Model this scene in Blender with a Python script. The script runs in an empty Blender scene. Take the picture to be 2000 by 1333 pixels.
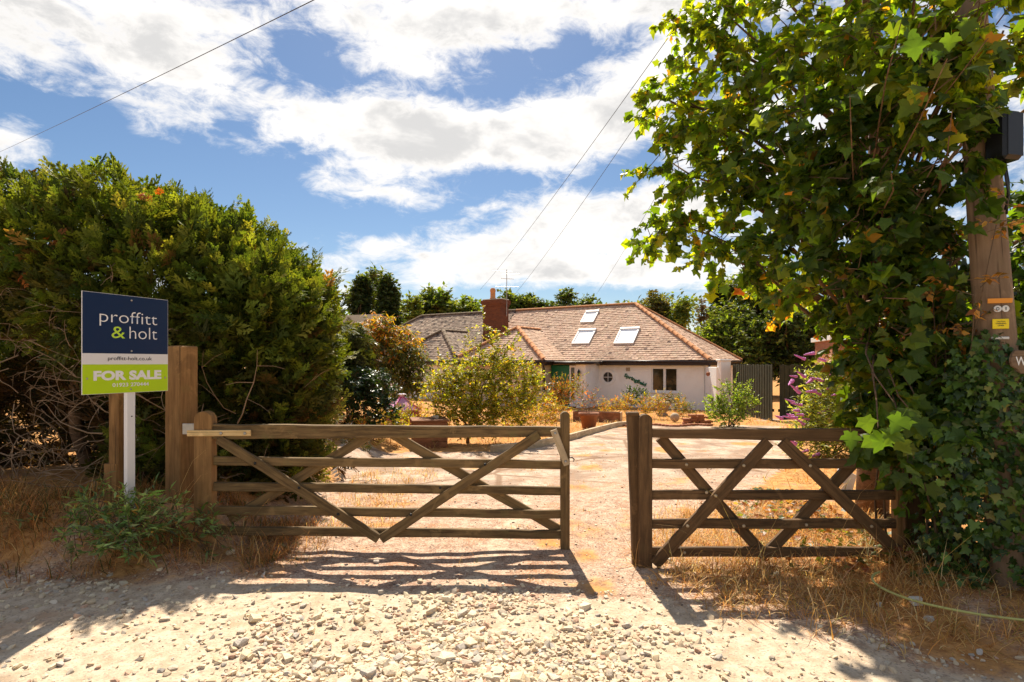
import bpy, bmesh, math, random
import numpy as np
from mathutils import Matrix, Vector

# ------------------------------------------------------------------ camera, sky, sun, exposure
SC = bpy.context.scene
COL = SC.collection
F, HZ, CH = 1111.0, 709.0, 1.70          # focal length in px of the 2000 px frame, horizon row, camera height
cd = bpy.data.cameras.new('camera'); cam = bpy.data.objects.new('camera', cd); COL.objects.link(cam)
cd.sensor_width = 36.0; cd.lens = 36.0*F/2000.0; cd.clip_end = 2000; cd.clip_start = 0.05
cd.shift_y = (HZ-666.5)/2000.0
cam.location = (0, 0, CH); cam.rotation_euler = (math.radians(90), 0, 0)
SC.camera = cam
SUN_DIR = Vector((-0.10, 1.03, 1.22)).normalized()     # towards the sun
SUN_EL = math.asin(SUN_DIR.z)
SUN_STRENGTH, SKY_STRENGTH, EXPOSURE = 4.5, 0.10, 1.05
sl = bpy.data.lights.new('sun', 'SUN'); sl.energy = SUN_STRENGTH; sl.angle = math.radians(0.5); sl.color = (1.0, 0.90, 0.75)
so = bpy.data.objects.new('sun', sl); COL.objects.link(so)
so.rotation_euler = SUN_DIR.to_track_quat('Z', 'Y').to_euler()
SC.view_settings.view_transform = 'Standard'; SC.view_settings.look = 'None'
SC.view_settings.exposure = EXPOSURE; SC.view_settings.gamma = 1.0; SC.view_settings.use_curve_mapping = False
SC.cycles.use_denoising = True
SC.cycles.max_bounces = 7; SC.cycles.diffuse_bounces = 5; SC.cycles.glossy_bounces = 2
SC.cycles.transmission_bounces = 4; SC.cycles.transparent_max_bounces = 4
SC.cycles.caustics_reflective = False; SC.cycles.caustics_refractive = False
SC.cycles.sample_clamp_indirect = 6.0


class NT:
    """small node-tree helper"""
    def __init__(s, tree): s.t = tree; s.t.nodes.clear()
    def n(s, typ, ins=None, **kw):
        nd = s.t.nodes.new(typ)
        for k, v in kw.items(): setattr(nd, k, v)
        for k, v in (ins or {}).items():
            if isinstance(v, bpy.types.NodeSocket): s.t.links.new(v, nd.inputs[k])
            else: nd.inputs[k].default_value = v
        return nd
    def l(s, a, b): s.t.links.new(a, b)
    def math(s, op, a, b=0.0, c=0.0, clamp=False):
        nd = s.n('ShaderNodeMath', {0: a, 1: b, 2: c}, operation=op); nd.use_clamp = clamp; return nd.outputs[0]
    def mix(s, fac, a, b, blend='MIX'):
        nd = s.n('ShaderNodeMix', data_type='RGBA', blend_type=blend)
        for i, v in ((0, fac), (6, a), (7, b)):
            if isinstance(v, bpy.types.NodeSocket): s.t.links.new(v, nd.inputs[i])
            else: nd.inputs[i].default_value = v if i == 0 else (*v[:3], 1)
        return nd.outputs[2]
    def noise(s, vec, scale, detail=4, rough=0.55, dist=0.0):
        return s.n('ShaderNodeTexNoise', {'Vector': vec, 'Scale': scale, 'Detail': detail, 'Roughness': rough, 'Distortion': dist})
    def ramp(s, fac, stops):
        nd = s.n('ShaderNodeValToRGB', {0: fac}); cr = nd.color_ramp
        while len(cr.elements) < len(stops): cr.elements.new(0.5)
        for e, (p, c) in zip(cr.elements, stops):
            e.position = p; e.color = (*c, 1) if len(c) == 3 else c
        return nd.outputs[0]
    def smooth(s, x, a, b):
        nd = s.n('ShaderNodeMapRange', {0: x, 1: a, 2: b, 3: 0.0, 4: 1.0}, interpolation_type='SMOOTHSTEP'); return nd.outputs[0]


def build_world():
    w = bpy.data.worlds.new('World'); SC.world = w; w.use_nodes = True
    N = NT(w.node_tree)
    sky = N.n('ShaderNodeTexSky', sky_type='NISHITA'); sky.sun_disc = False
    sky.sun_elevation = SUN_EL; sky.sun_rotation = math.atan2(SUN_DIR.x, SUN_DIR.y)
    sky.altitude = 100; sky.air_density = 1.0; sky.dust_density = 0.3; sky.ozone_density = 2.5
    tc = N.n('ShaderNodeTexCoord'); d = tc.outputs['Generated']
    sp = N.n('ShaderNodeSeparateXYZ', {0: d}); x, y, z = sp.outputs
    az = N.math('ARCTAN2', x, y); el = N.math('ARCSINE', z)
    ae = N.n('ShaderNodeCombineXYZ', {0: az, 1: el, 2: 0.0}).outputs[0]
    q = N.n('ShaderNodeMapping', {'Vector': ae, 'Scale': (1.0, 1.9, 1.0), 'Location': (3.1, 0.4, 0.7)}).outputs[0]
    f1 = N.noise(q, 4.2, 7, 0.60, 0.25).outputs[0]
    f2 = N.noise(q, 17.0, 6, 0.66, 0.4).outputs[0]
    dens = N.math('ADD', N.math('MULTIPLY', f1, 1.0), N.math('MULTIPLY', f2, 0.95))
    dens = N.math('SUBTRACT', dens, 0.615)
    # cloud banks and blue gaps as seen from the lane, by bearing and elevation
    blobs = [(210, 55, 300, 75, .42), (760, 20, 330, 40, .30), (1150, 25, 260, 45, .28), (830, 125, 150, 38, .30), (640, 235, 190, 34, .26), (900, 262, 320, 52, .50), (1170, 215, 120, 50, .30), (1280, 100, 90, 40, .28),
             (690, 362, 150, 32, .28), (1120, 420, 260, 40, .28), (900, 480, 260, 40, .30), (1330, 390, 110, 50, .28), (20, 275, 60, 32, .32), (300, 225, 80, 22, .22), (310, 265, 110, 16, .20), (1400, 560, 150, 34, .26), (1080, 525, 280, 28, .32),
             (120, 225, 170, 40, -.34), (420, 345, 200, 60, -.42), (600, 110, 80, 60, -.34), (900, 180, 150, 40, -.36), (1170, 80, 120, 26, -.38), (1030, 352, 190, 28, -.34),
             (820, 425, 190, 34, -.34), (640, 455, 110, 30, -.26), (1240, 330, 70, 40, -.22), (1130, 585, 300, 24, -.3), (470, 215, 90, 24, -.22), (480, 150, 70, 22, -.16), (760, 520, 70, 30, -.16)]
    for bx, by, rx, ry, wt in blobs:
        dx = bx-1000.0
        a0 = math.atan2(dx, F); e0 = math.atan2(HZ-by, math.hypot(F, dx))
        k = math.cos(a0)
        sa = rx/F*k*k; se = ry/F*k
        v = N.n('ShaderNodeVectorMath', {0: ae, 1: (a0, e0, 0)}, operation='SUBTRACT').outputs[0]
        v = N.n('ShaderNodeVectorMath', {0: v, 1: (1/sa, 1/se, 0)}, operation='MULTIPLY').outputs[0]
        dd = N.n('ShaderNodeVectorMath', {0: v, 1: v}, operation='DOT_PRODUCT').outputs['Value']
        g = N.math('POWER', 2.71828, N.math('MULTIPLY', dd, -0.8))
        dens = N.math('MULTIPLY_ADD', g, wt, dens)
    mask = N.smooth(dens, 0.25, 0.66)
    thick = N.smooth(dens, 0.44, 0.85)
    f3 = N.noise(q, 7.0, 5, 0.55, 0.2).outputs[0]
    grey = N.math('MULTIPLY', thick, N.smooth(f3, 0.38, 0.60))
    ccol = N.mix(grey, (5.7, 5.5, 5.25), (3.7, 3.65, 3.6))
    skyc = N.n('ShaderNodeHueSaturation', {'Saturation': 1.10, 'Value': 0.47, 'Color': sky.outputs[0]}).outputs[0]
    up = N.smooth(z, -0.02, 0.03)
    mask = N.math('MULTIPLY', mask, up)
    c = N.mix(mask, skyc, ccol)
    bg = N.n('ShaderNodeBackground', {'Color': c, 'Strength': SKY_STRENGTH})
    N.l(bg.outputs[0], N.n('ShaderNodeOutputWorld').inputs[0])


build_world()

# ------------------------------------------------------------------ helpers
WM = {}                                    # world matrices of what has been built


def pw(o): return WM.get(o, Matrix.Identity(4))


def tag(o, label=None, cat=None, group=None, kind=None):
    if label: o['label'] = label
    if cat: o['category'] = cat
    if group: o['group'] = group
    if kind: o['kind'] = kind
    return o


def link(name, data, parent=None, M=None, **kw):
    o = bpy.data.objects.new(name, data); COL.objects.link(o)
    M = M if M is not None else (pw(parent) if parent else Matrix.Identity(4))
    WM[o] = M
    if parent:
        o.parent = parent; o.matrix_basis = pw(parent).inverted() @ M
    else: o.matrix_basis = M
    tag(o, **kw)
    return o


def empty(name, loc, label, cat, group=None, M=None):
    o = link(name, None, None, M if M is not None else Matrix.Translation(loc), label=label, cat=cat, group=group)
    o.empty_display_size = 0.1
    return o


def npmesh(name, V, Fc, mat, col=None, smooth=False):
    """V (n,3), Fc (m,k) -> mesh; col (n,3) point colours"""
    V = np.asarray(V, np.float32); Fc = np.asarray(Fc, np.int32); k = Fc.shape[1]; m = Fc.shape[0]
    me = bpy.data.meshes.new(name)
    me.vertices.add(len(V)); me.vertices.foreach_set('co', V.ravel())
    me.loops.add(m*k); me.loops.foreach_set('vertex_index', Fc.ravel())
    me.polygons.add(m); me.polygons.foreach_set('loop_start', np.arange(m, dtype=np.int32)*k)
    me.polygons.foreach_set('use_smooth', np.full(m, smooth, bool))
    if col is not None:
        at_ = me.color_attributes.new('Col', 'FLOAT_COLOR', 'POINT')
        c4 = np.ones((len(V), 4), np.float32); c4[:, :3] = col
        at_.data.foreach_set('color', c4.ravel())
    me.update(calc_edges=True)
    if mat: me.materials.append(mat)
    return me


def pymesh(name, V, Fc, mat, smooth=False):
    me = bpy.data.meshes.new(name); me.from_pydata([tuple(v) for v in V], [], Fc); me.update()
    if smooth:
        me.polygons.foreach_set('use_smooth', [True]*len(me.polygons))
    if mat: me.materials.append(mat)
    return me


class MB:
    """collects boxes, tubes, prisms of ONE part"""
    def __init__(s): s.V = []; s.F = []
    def add(s, V, Fc):
        o = len(s.V); s.V += [tuple(v) for v in V]; s.F += [tuple(i+o for i in f) for f in Fc]; return s
    def box(s, a, b, ch=0.0):
        (x0, y0, z0), (x1, y1, z1) = a, b
        if ch <= 0:
            V = [(x0, y0, z0), (x1, y0, z0), (x1, y1, z0), (x0, y1, z0), (x0, y0, z1), (x1, y0, z1), (x1, y1, z1), (x0, y1, z1)]
            return s.add(V, [(0, 3, 2, 1), (4, 5, 6, 7), (0, 1, 5, 4), (1, 2, 6, 5), (2, 3, 7, 6), (3, 0, 4, 7)])
        bm = bmesh.new(); bmesh.ops.create_cube(bm, size=1.0)
        for v in bm.verts: v.co = ((x0+x1)/2+v.co.x*(x1-x0), (y0+y1)/2+v.co.y*(y1-y0), (z0+z1)/2+v.co.z*(z1-z0))
        bmesh.ops.bevel(bm, geom=bm.edges[:], offset=ch, segments=1, affect='EDGES', profile=0.5)
        bm.verts.index_update()
        s.add([v.co[:] for v in bm.verts], [[v.index for v in f.verts] for f in bm.faces]); bm.free(); return s
    def tube(s, pts, rad, n=6, cap=True):
        pts = [Vector(p) for p in pts]; m = len(pts)
        if not hasattr(rad, '__len__'): rad = [rad]*m
        V = []; Fc = []
        ref = Vector((0.31, 0.2, 0.93)).normalized()
        for i, p in enumerate(pts):
            t = (pts[min(i+1, m-1)]-pts[max(i-1, 0)])
            if t.length < 1e-9: t = Vector((0, 0, 1))
            t.normalize()
            a = t.cross(ref)
            if a.length < .1: a = t.cross(Vector((1, 0, 0)))
            a.normalize(); b = t.cross(a)
            for j in range(n):
                an = 2*math.pi*j/n; V.append(p+(a*math.cos(an)+b*math.sin(an))*rad[i])
        for i in range(m-1):
            for j in range(n):
                j2 = (j+1) % n; Fc.append((i*n+j, i*n+j2, (i+1)*n+j2, (i+1)*n+j))
        if cap: Fc.append(tuple(range(n-1, -1, -1))); Fc.append(tuple((m-1)*n+j for j in range(n)))
        return s.add(V, Fc)
    def lathe(s, prof, n=20, c=(0, 0, 0)):
        V = []; Fc = []
        for r, z in prof:
            for j in range(n):
                a = 2*math.pi*j/n; V.append((c[0]+r*math.cos(a), c[1]+r*math.sin(a), c[2]+z))
        for i in range(len(prof)-1):
            for j in range(n):
                j2 = (j+1) % n; Fc.append((i*n+j, i*n+j2, (i+1)*n+j2, (i+1)*n+j))
        Fc.append(tuple(range(n-1, -1, -1))); Fc.append(tuple((len(prof)-1)*n+j for j in range(n)))
        return s.add(V, Fc)
    def prism(s, outline, y0, y1, ch=0.0):
        """outline in (x,z), extruded along y"""
        bm = bmesh.new()
        vs = [bm.verts.new((x, y0, z)) for x, z in outline]; f = bm.faces.new(vs)
        r = bmesh.ops.extrude_face_region(bm, geom=[f])
        for v in r['geom']:
            if isinstance(v, bmesh.types.BMVert): v.co.y = y1
        bmesh.ops.recalc_face_normals(bm, faces=bm.faces[:])
        if ch > 0:
            ed = [e for e in bm.edges if abs(e.verts[0].co.y-e.verts[1].co.y) < 1e-6]
            bmesh.ops.bevel(bm, geom=ed, offset=ch, segments=1, affect='EDGES', profile=0.5)
        bm.verts.index_update()
        s.add([v.co[:] for v in bm.verts], [[v.index for v in q.verts] for q in bm.faces]); bm.free(); return s
    def build(s, name, mat, parent=None, smooth=False, M=None, **kw):
        return link(name, pymesh(name, s.V, s.F, mat, smooth), parent, M, **kw)


def at(x, y, Y): return Vector(((x-1000.0)*Y/F, Y, CH+(HZ-y)*Y/F))


def frame(ex, ey, loc):
    ex = Vector(ex).normalized(); ey = Vector(ey); ey = (ey-ex*ey.dot(ex)).normalized(); ez = ex.cross(ey)
    M = Matrix.Identity(4)
    for i in range(3): M[i][0] = ex[i]; M[i][1] = ey[i]; M[i][2] = ez[i]; M[i][3] = loc[i]
    return M


def plank(name, p0, p1, w, t, mat, parent, face=(0, 1, 0), w1=None, seed=0, ch=0.006, wob=0.002, **kw):
    """a sawn board from p0 to p1 (centre line), width w->w1, thickness t along face"""
    p0 = Vector(p0); p1 = Vector(p1); L = (p1-p0).length; w1 = w if w1 is None else w1
    rg = random.Random(seed*7+13); n = max(3, int(L/0.22)); V = []; Fc = []
    for i in range(n+1):
        x = L*i/n; ww = w+(w1-w)*i/n; e = 1.0
        dz = rg.uniform(-wob, wob); dy = rg.uniform(-wob, wob)*.6
        hw = ww/2; ht = t/2
        for (y_, z_) in ((-ht+ch, -hw), (ht-ch, -hw), (ht, -hw+ch), (ht, hw-ch), (ht-ch, hw), (-ht+ch, hw), (-ht, hw-ch), (-ht, -hw+ch)):
            V.append((x+(rg.uniform(-wob, wob) if i in (0, n) else 0), y_+dy+rg.uniform(-wob, wob)*.3, z_+dz+rg.uniform(-wob, wob)*.4))
    for i in range(n):
        for j in range(8):
            j2 = (j+1) % 8; Fc.append((i*8+j, (i+1)*8+j, (i+1)*8+j2, i*8+j2))
    Fc.append(tuple(range(8))); Fc.append(tuple(n*8+j for j in range(7, -1, -1)))
    return link(name, pymesh(name, V, Fc, mat), parent, frame(p1-p0, face, p0), **kw)


_h = {}


def vnoise(x, y, seed=0):
    """2-d value noise, numpy"""
    x = np.asarray(x, float); y = np.asarray(y, float)
    xi = np.floor(x).astype(np.int64); yi = np.floor(y).astype(np.int64); xf = x-xi; yf = y-yi
    def hh(a, b):
        n = (a*374761393+b*668265263+seed*1442695041) & 0x7fffffff
        n = ((n ^ (n >> 13))*1274126177) & 0x7fffffff
        return ((n ^ (n >> 16)) & 0xffff)/65535.0
    u = xf*xf*(3-2*xf); v = yf*yf*(3-2*yf)
    return (hh(xi, yi)*(1-u)+hh(xi+1, yi)*u)*(1-v)+(hh(xi, yi+1)*(1-u)+hh(xi+1, yi+1)*u)*v


def fbm(x, y, oct=4, seed=0):
    r = 0; a = .5
    for i in range(oct): r = r+a*vnoise(x*2**i, y*2**i, seed+i); a *= .5
    return r


def sstep(a, b, x):
    t = np.clip((np.asarray(x, float)-a)/(b-a), 0, 1); return t*t*(3-2*t)


def gz(x, y):
    """ground height"""
    x = np.asarray(x, float); y = np.asarray(y, float)
    z = -0.6*np.clip((y-6.0)/21.5, 0, 1)
    z = z+0.38*sstep(4.35, 5.0, y+0.15*np.sin(x*2.3))*sstep(-2.5, -3.15, x)*(1-.5*sstep(8, 12, y))
    z = z+0.10*sstep(2.6, 3.3, x)*sstep(3.3, 4.3, y)*(1-sstep(6, 9, y))
    near = 1-sstep(14, 30, y)
    z = z+near*((fbm(x*1.1, y*1.1, 3, 5)-.44)*.05+(fbm(x*5, y*5, 3, 9)-.44)*.022)
    return z


def G(px, py):
    """ground point under a photo pixel"""
    Y = 8.0
    for i in range(60):
        z = float(gz((px-1000)*Y/F, Y)); Y = .5*Y+.5*(CH-z)*F/(py-HZ)
    return Vector(((px-1000)*Y/F, Y, float(gz((px-1000)*Y/F, Y))))


# ------------------------------------------------------------------ materials
def newmat(name):
    m = bpy.data.materials.new(name); m.use_nodes = True; return m, NT(m.node_tree)


def finish(N, shader): N.l(shader, N.n('ShaderNodeOutputMaterial').inputs[0])


def principled(N, col, rough=0.7, bump=None, bstr=0.3, bdist=0.01, spec=0.4, metal=0.0):
    p = N.n('ShaderNodeBsdfPrincipled', {'Base Color': col if isinstance(col, bpy.types.NodeSocket) else (*col, 1), 'Roughness': rough, 'Specular IOR Level': spec, 'Metallic': metal})
    if bump is not None:
        b = N.n('ShaderNodeBump', {'Height': bump, 'Strength': bstr, 'Distance': bdist}); N.l(b.outputs[0], p.inputs['Normal'])
    return p.outputs[0]


def m_plain(name, col, rough=0.6, var=0.15, scale=20.0, spec=0.4, metal=0.0, bstr=0.1):
    m, N = newmat(name); tc = N.n('ShaderNodeTexCoord').outputs['Object']
    nz = N.noise(tc, scale, 5, .6).outputs[0]
    c = N.mix(nz, tuple(v*(1-var) for v in col), tuple(min(1, v*(1+var)) for v in col))
    finish(N, principled(N, c, rough, nz, bstr, .003, spec, metal)); return m


def m_wood(name, dark, light, moss=(.12, .13, .05), mossamt=0.45, grain=38.0, rough=.8):
    m, N = newmat(name); tc = N.n('ShaderNodeTexCoord').outputs['Object']
    oi = N.n('ShaderNodeObjectInfo').outputs['Random']
    off = N.n('ShaderNodeCombineXYZ', {0: N.math('MULTIPLY', oi, 37.0), 1: N.math('MULTIPLY', oi, 11.0), 2: oi}).outputs[0]
    p = N.n('ShaderNodeVectorMath', {0: tc, 1: off}, operation='ADD').outputs[0]
    st = N.n('ShaderNodeMapping', {'Vector': p, 'Scale': (1.1, 14.0, 14.0)}).outputs[0]
    g = N.noise(st, grain/14, 7, .65, .4).outputs[0]
    big = N.noise(p, 2.3, 4, .6).outputs[0]
    c = N.mix(N.smooth(g, .3, .72), dark, light)
    c = N.mix(N.math('MULTIPLY', N.smooth(big, .45, .75), .55), c, tuple(v*.45 for v in dark))
    ms = N.noise(p, 6.5, 6, .7).outputs[0]
    c = N.mix(N.math('MULTIPLY', N.smooth(ms, .52, .70), mossamt), c, moss)
    wn = N.noise(p, 3.1, 5, .7, .5).outputs[0]
    c = N.mix(N.math('MULTIPLY', N.smooth(wn, .56, .66), .6), c, tuple(min(1, v*1.3) for v in light))
    c = N.mix(N.math('MULTIPLY', oi, .3), c, tuple(min(1, v*1.25) for v in light))
    cr = N.n('ShaderNodeMapping', {'Vector': p, 'Scale': (.5, 26.0, 26.0)}).outputs[0]
    ck = N.smooth(N.noise(cr, 1.6, 3, .5).outputs[0], .36, .30)
    c = N.mix(N.math('MULTIPLY', ck, .6), c, tuple(v*.25 for v in dark))
    h = N.math('SUBTRACT', g, N.math('MULTIPLY', ck, .8))
    finish(N, principled(N, c, rough, h, .5, .006, .25)); return m


def m_leaf(name, rough=.45, trans=.45, tint=(1.5, 1.55, .55), spec=.35):
    m, N = newmat(name)
    a = N.n('ShaderNodeAttribute', attribute_name='Col').outputs['Color']
    tc = N.n('ShaderNodeTexCoord').outputs['Object']
    nz = N.noise(tc, 30.0, 3, .6).outputs[0]
    c = N.mix(N.math('MULTIPLY', nz, .5), a, (0, 0, 0), 'MIX')
    c = N.mix(.35, a, c)
    tcol = N.mix(1.0, c, tint, 'MULTIPLY')
    d = principled(N, c, rough, None, spec=spec)
    t = N.n('ShaderNodeBsdfTranslucent', {'Color': tcol}).outputs[0]
    mx = N.n('ShaderNodeMixShader', {0: trans}); N.l(d, mx.inputs[1]); N.l(t, mx.inputs[2])
    finish(N, mx.outputs[0]); return m


def m_col(name, rough=.8, scale=30.0, var=.35, bstr=.4, spec=.25, bdist=.01):
    """point colour with grain"""
    m, N = newmat(name)
    a = N.n('ShaderNodeAttribute', attribute_name='Col').outputs['Color']
    tc = N.n('ShaderNodeTexCoord').outputs['Object']
    nz = N.noise(tc, scale, 6, .65).outputs[0]
    k = N.math('MULTIPLY_ADD', nz, 2*var, 1-var)
    kc = N.n('ShaderNodeCombineXYZ', {0: k, 1: k, 2: k}).outputs[0]
    c = N.mix(1.0, a, kc, 'MULTIPLY')
    finish(N, principled(N, c, rough, nz, bstr, bdist, spec)); return m


def m_ground():
    """dusty lane, crushed limestone, pale concrete and dry litter, mixed by the zone each vertex lies in"""
    m, N = newmat('dry_ground')
    a = N.n('ShaderNodeAttribute', attribute_name='Col').outputs['Color']
    s = N.n('ShaderNodeSeparateXYZ', {0: a}); lime, conc, straw = s.outputs
    tc = N.n('ShaderNodeTexCoord').outputs['Object']
    n1 = N.noise(tc, 1.7, 6, .62, .3).outputs[0]; n2 = N.noise(tc, 9.0, 7, .68).outputs[0]; n3 = N.noise(tc, 70.0, 5, .7).outputs[0]
    vo = N.n('ShaderNodeTexVoronoi', {'Vector': tc, 'Scale': 38.0}); pv = N.smooth(vo.outputs['Distance'], .06, .32)
    vo2 = N.n('ShaderNodeTexVoronoi', {'Vector': tc, 'Scale': 90.0}); pc = vo2.outputs['Color']
    pcs = N.n('ShaderNodeSeparateXYZ', {0: pc}).outputs[0]
    dust = N.mix(N.smooth(n2, .32, .68), (.32, .185, .122), (.57, .405, .295))
    dust = N.mix(N.math('MULTIPLY', N.smooth(n1, .50, .66), .6), dust, (.42, .20, .095))
    dust = N.mix(N.math('MULTIPLY', N.smooth(pcs, .80, .9), .8), dust, (.16, .12, .095))
    dust = N.mix(N.math('MULTIPLY', N.smooth(pcs, .22, .1), .6), dust, (.66, .56, .42))
    lm = N.mix(N.smooth(n2, .3, .7), (.43, .32, .215), (.64, .52, .385))
    lm = N.mix(N.math('MULTIPLY', N.smooth(n1, .52, .70), .6), lm, (.52, .32, .19))
    lm = N.mix(N.math('MULTIPLY', N.smooth(pcs, .85, .93), .6), lm, (.25, .20, .16))
    cn = N.mix(N.smooth(n1, .38, .62), (.31, .22, .16), (.55, .43, .33))
    cn = N.mix(N.math('MULTIPLY', N.smooth(n2, .47, .66), .7), cn, (.36, .20, .115)); cn = N.mix(N.math('MULTIPLY', N.smooth(pcs, .86, .94), .5), cn, (.2, .14, .1))
    wv = N.n('ShaderNodeTexVoronoi', {'Vector': tc, 'Scale': .33}, feature='DISTANCE_TO_EDGE').outputs['Distance']
    cn = N.mix(N.math('MULTIPLY', N.smooth(wv, .022, .006), .75), cn, (.20, .12, .07))
    sr = N.mix(N.smooth(n2, .3, .7), (.30, .13, .04), (.62, .33, .12))
    sr = N.mix(N.smooth(n3, .58, .7), sr, (.17, .10, .045))
    def zone(v, lo=.25, hi=.75): return N.smooth(N.math('ADD', v, N.math('MULTIPLY_ADD', n2, .9, -.45)), lo, hi)
    c = N.mix(zone(lime), dust, lm); c = N.mix(zone(conc), c, cn); c = N.mix(zone(straw), c, sr)
    h = N.math('ADD', N.math('MULTIPLY', n2, .6), N.math('ADD', N.math('MULTIPLY', n3, .35), N.math('MULTIPLY', pv, -.18)))
    finish(N, principled(N, c, .95, h, .65, .022, .1)); return m


def m_plaster(name, col, dirt=(.50, .42, .34)):
    m, N = newmat(name); tc = N.n('ShaderNodeTexCoord').outputs['Object']
    n1 = N.noise(tc, 1.3, 6, .65, .3).outputs[0]; n2 = N.noise(tc, 55.0, 4, .6).outputs[0]
    c = N.mix(N.math('MULTIPLY', N.smooth(n1, .48, .74), .5), col, dirt)
    finish(N, principled(N, c, .85, n2, .35, .01, .2)); return m


def m_brick(name, c1, c2, mortar, scale=1.0):
    m, N = newmat(name); tc = N.n('ShaderNodeTexCoord').outputs['Object']
    s = N.n('ShaderNodeSeparateXYZ', {0: tc})
    v = N.n('ShaderNodeCombineXYZ', {0: N.math('ADD', s.outputs[0], s.outputs[1]), 1: s.outputs[2], 2: 0.0}).outputs[0]
    b = N.n('ShaderNodeTexBrick', {'Vector': v, 'Color1': (*c1, 1), 'Color2': (*c2, 1), 'Mortar': (*mortar, 1), 'Scale': scale, 'Mortar Size': .010, 'Brick Width': .225, 'Row Height': .075, 'Bias': 0.0})
    n = N.noise(tc, 14.0, 5, .6).outputs[0]
    c = N.mix(N.math('MULTIPLY', n, .5), b.outputs[0], tuple(x*.4 for x in c1))
    finish(N, principled(N, c, .9, N.math('SUBTRACT', N.math('MULTIPLY', n, .3), b.outputs['Fac']), .6, .01, .2)); return m


def m_glass(name, col=(.02, .022, .02)):
    m, N = newmat(name)
    finish(N, principled(N, col, .04, None, spec=.6)); return m


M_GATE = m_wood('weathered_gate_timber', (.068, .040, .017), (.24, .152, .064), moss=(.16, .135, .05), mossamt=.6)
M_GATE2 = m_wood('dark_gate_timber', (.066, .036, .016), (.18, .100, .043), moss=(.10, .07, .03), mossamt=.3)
M_POST = m_wood('post_timber', (.15, .074, .026), (.31, .168, .062), moss=(.22, .16, .05), mossamt=.35)
M_PALE = m_wood('pale_new_timber', (.52, .33, .13), (.74, .53, .26), mossamt=.1)
M_SILVER = m_wood('silvered_timber', (.36, .26, .15), (.58, .46, .30), mossamt=.2)
M_POLE = m_wood('pole_timber', (.14, .085, .048), (.27, .178, .108), moss=(.16, .13, .06), mossamt=.25, grain=30)
M_FENCE = m_wood('fence_boards', (.020, .021, .010), (.050, .048, .022), moss=(.07, .075, .03), mossamt=.5)
M_BARK = m_wood('bark', (.07, .038, .02), (.24, .13, .065), mossamt=.3, grain=26)
M_TWIG = m_plain('dead_twigs', (.34, .22, .13), .9, .4, 12)
M_STEM = m_plain('stems', (.12, .075, .04), .85, .4, 15)
M_GROUND = m_ground()
M_STONE = m_col('limestone', .9, 5, .18, .5, .15, .02)
M_LEAF = m_leaf('maple_leaf', .42, .60, (2.2, 2.05, .42), .4)
M_SHRUB = m_leaf('shrub_leaf', .42, .52, (1.9, 1.75, .5), .45)
M_IVY = m_leaf('ivy_leaf', .35, .25, (1.4, 1.5, .5), .45)
M_FROND = m_leaf('cypress_spray', .6, .36, (1.8, 1.7, .5), .25)
M_FAR = m_leaf('far_leaf', .55, .42, (1.7, 1.65, .5), .3)
M_GRASS = m_leaf('dry_grass', .65, .40, (1.3, 1.15, .8), .25)
M_METAL = m_plain('galvanised', (.45, .42, .38), .45, .3, 30, .5, .6)
M_BLACK = m_plain('black_plastic', (.012, .012, .014), .35, .3, 18)
M_TILE = m_col('clay_tile', .85, 9, .22, .3, .2)
M_RIDGE = m_plain('ridge_clay', (.56, .25, .105), .85, .35, 6, .2)
M_RIDGED = m_plain('ridge_weathered', (.20, .145, .095), .9, .35, 6, .2)
M_WALL = m_plaster('white_render', (.92, .90, .86), (.72, .65, .57))
M_WALL_SHADED = m_plaster('shaded_white_render', (.62, .50, .34), (.42, .32, .22))  # white render of the wing, its shade painted into the base colour
M_FASCIA = m_plain('fascia', (.030, .016, .012), .4, .3, 8)
M_UPVC = m_plain('white_frame', (.82, .80, .77), .35, .06, 9)
M_GLASS = m_glass('window_glass', (.030, .022, .014))
M_BLIND = m_plain('white_blind', (.92, .92, .93), .25, .03, 5, .5)
M_GREEN = m_plain('green_paint', (.004, .135, .060), .45, .15, 5)
M_BRICKD = m_brick('chimney_brick', (.24, .075, .030), (.15, .045, .022), (.16, .09, .06))
M_BRICKR = m_brick('orange_brick', (.52, .20, .10), (.40, .14, .075), (.50, .36, .26))
M_TERRA = m_plain('terracotta', (.30, .115, .052), .8, .3, 14)
M_STONEPOT = m_plain('stone_pot', (.42, .33, .23), .9, .35, 18)
M_BRICK1 = m_plain('loose_brick', (.38, .15, .075), .9, .4, 16)

# ------------------------------------------------------------------ ground, lane, driveway (one seamless sheet in three pieces)
def axis(lo, hi, step, far_lo, far_hi, mid=None):
    a = list(np.arange(lo, hi, step)); g = step
    x = hi
    if mid:
        while x < mid[0]: a.append(x); x += mid[1]
        g = mid[1]
    while x < far_hi: a.append(x); g *= 1.22; x += g
    a.append(far_hi); g = step; x = lo-g; b = []
    while x > far_lo: b.append(x); g *= 1.22; x -= g
    b.append(far_lo); return np.array(b[::-1]+a)


DRIVE = [(-1.7, 4.55), (-2.2, 6.5), (-2.6, 9), (-3.6, 11.6), (0.0, 12.1), (1.45, 14.4), (3.25, 18.0), (4.2, 18.8), (8.9, 18.6), (9.3, 24), (9.9, 40), (11.5, 40), (10.2, 22), (7.2, 15.2),
         (5.2, 10.5), (3.4, 8), (2.7, 6), (2.2, 4.6), (1.2, 4.1), (-.5, 4.3)]


def inpoly(x, y, P):
    r = np.zeros(x.shape, bool); n = len(P)
    for i in range(n):
        x0, y0 = P[i]; x1, y1 = P[(i+1) % n]
        c = ((y0 > y) != (y1 > y)) & (x < (x1-x0)*(y-y0)/((y1-y0) if y1 != y0 else 1e-9)+x0); r ^= c
    return r


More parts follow.
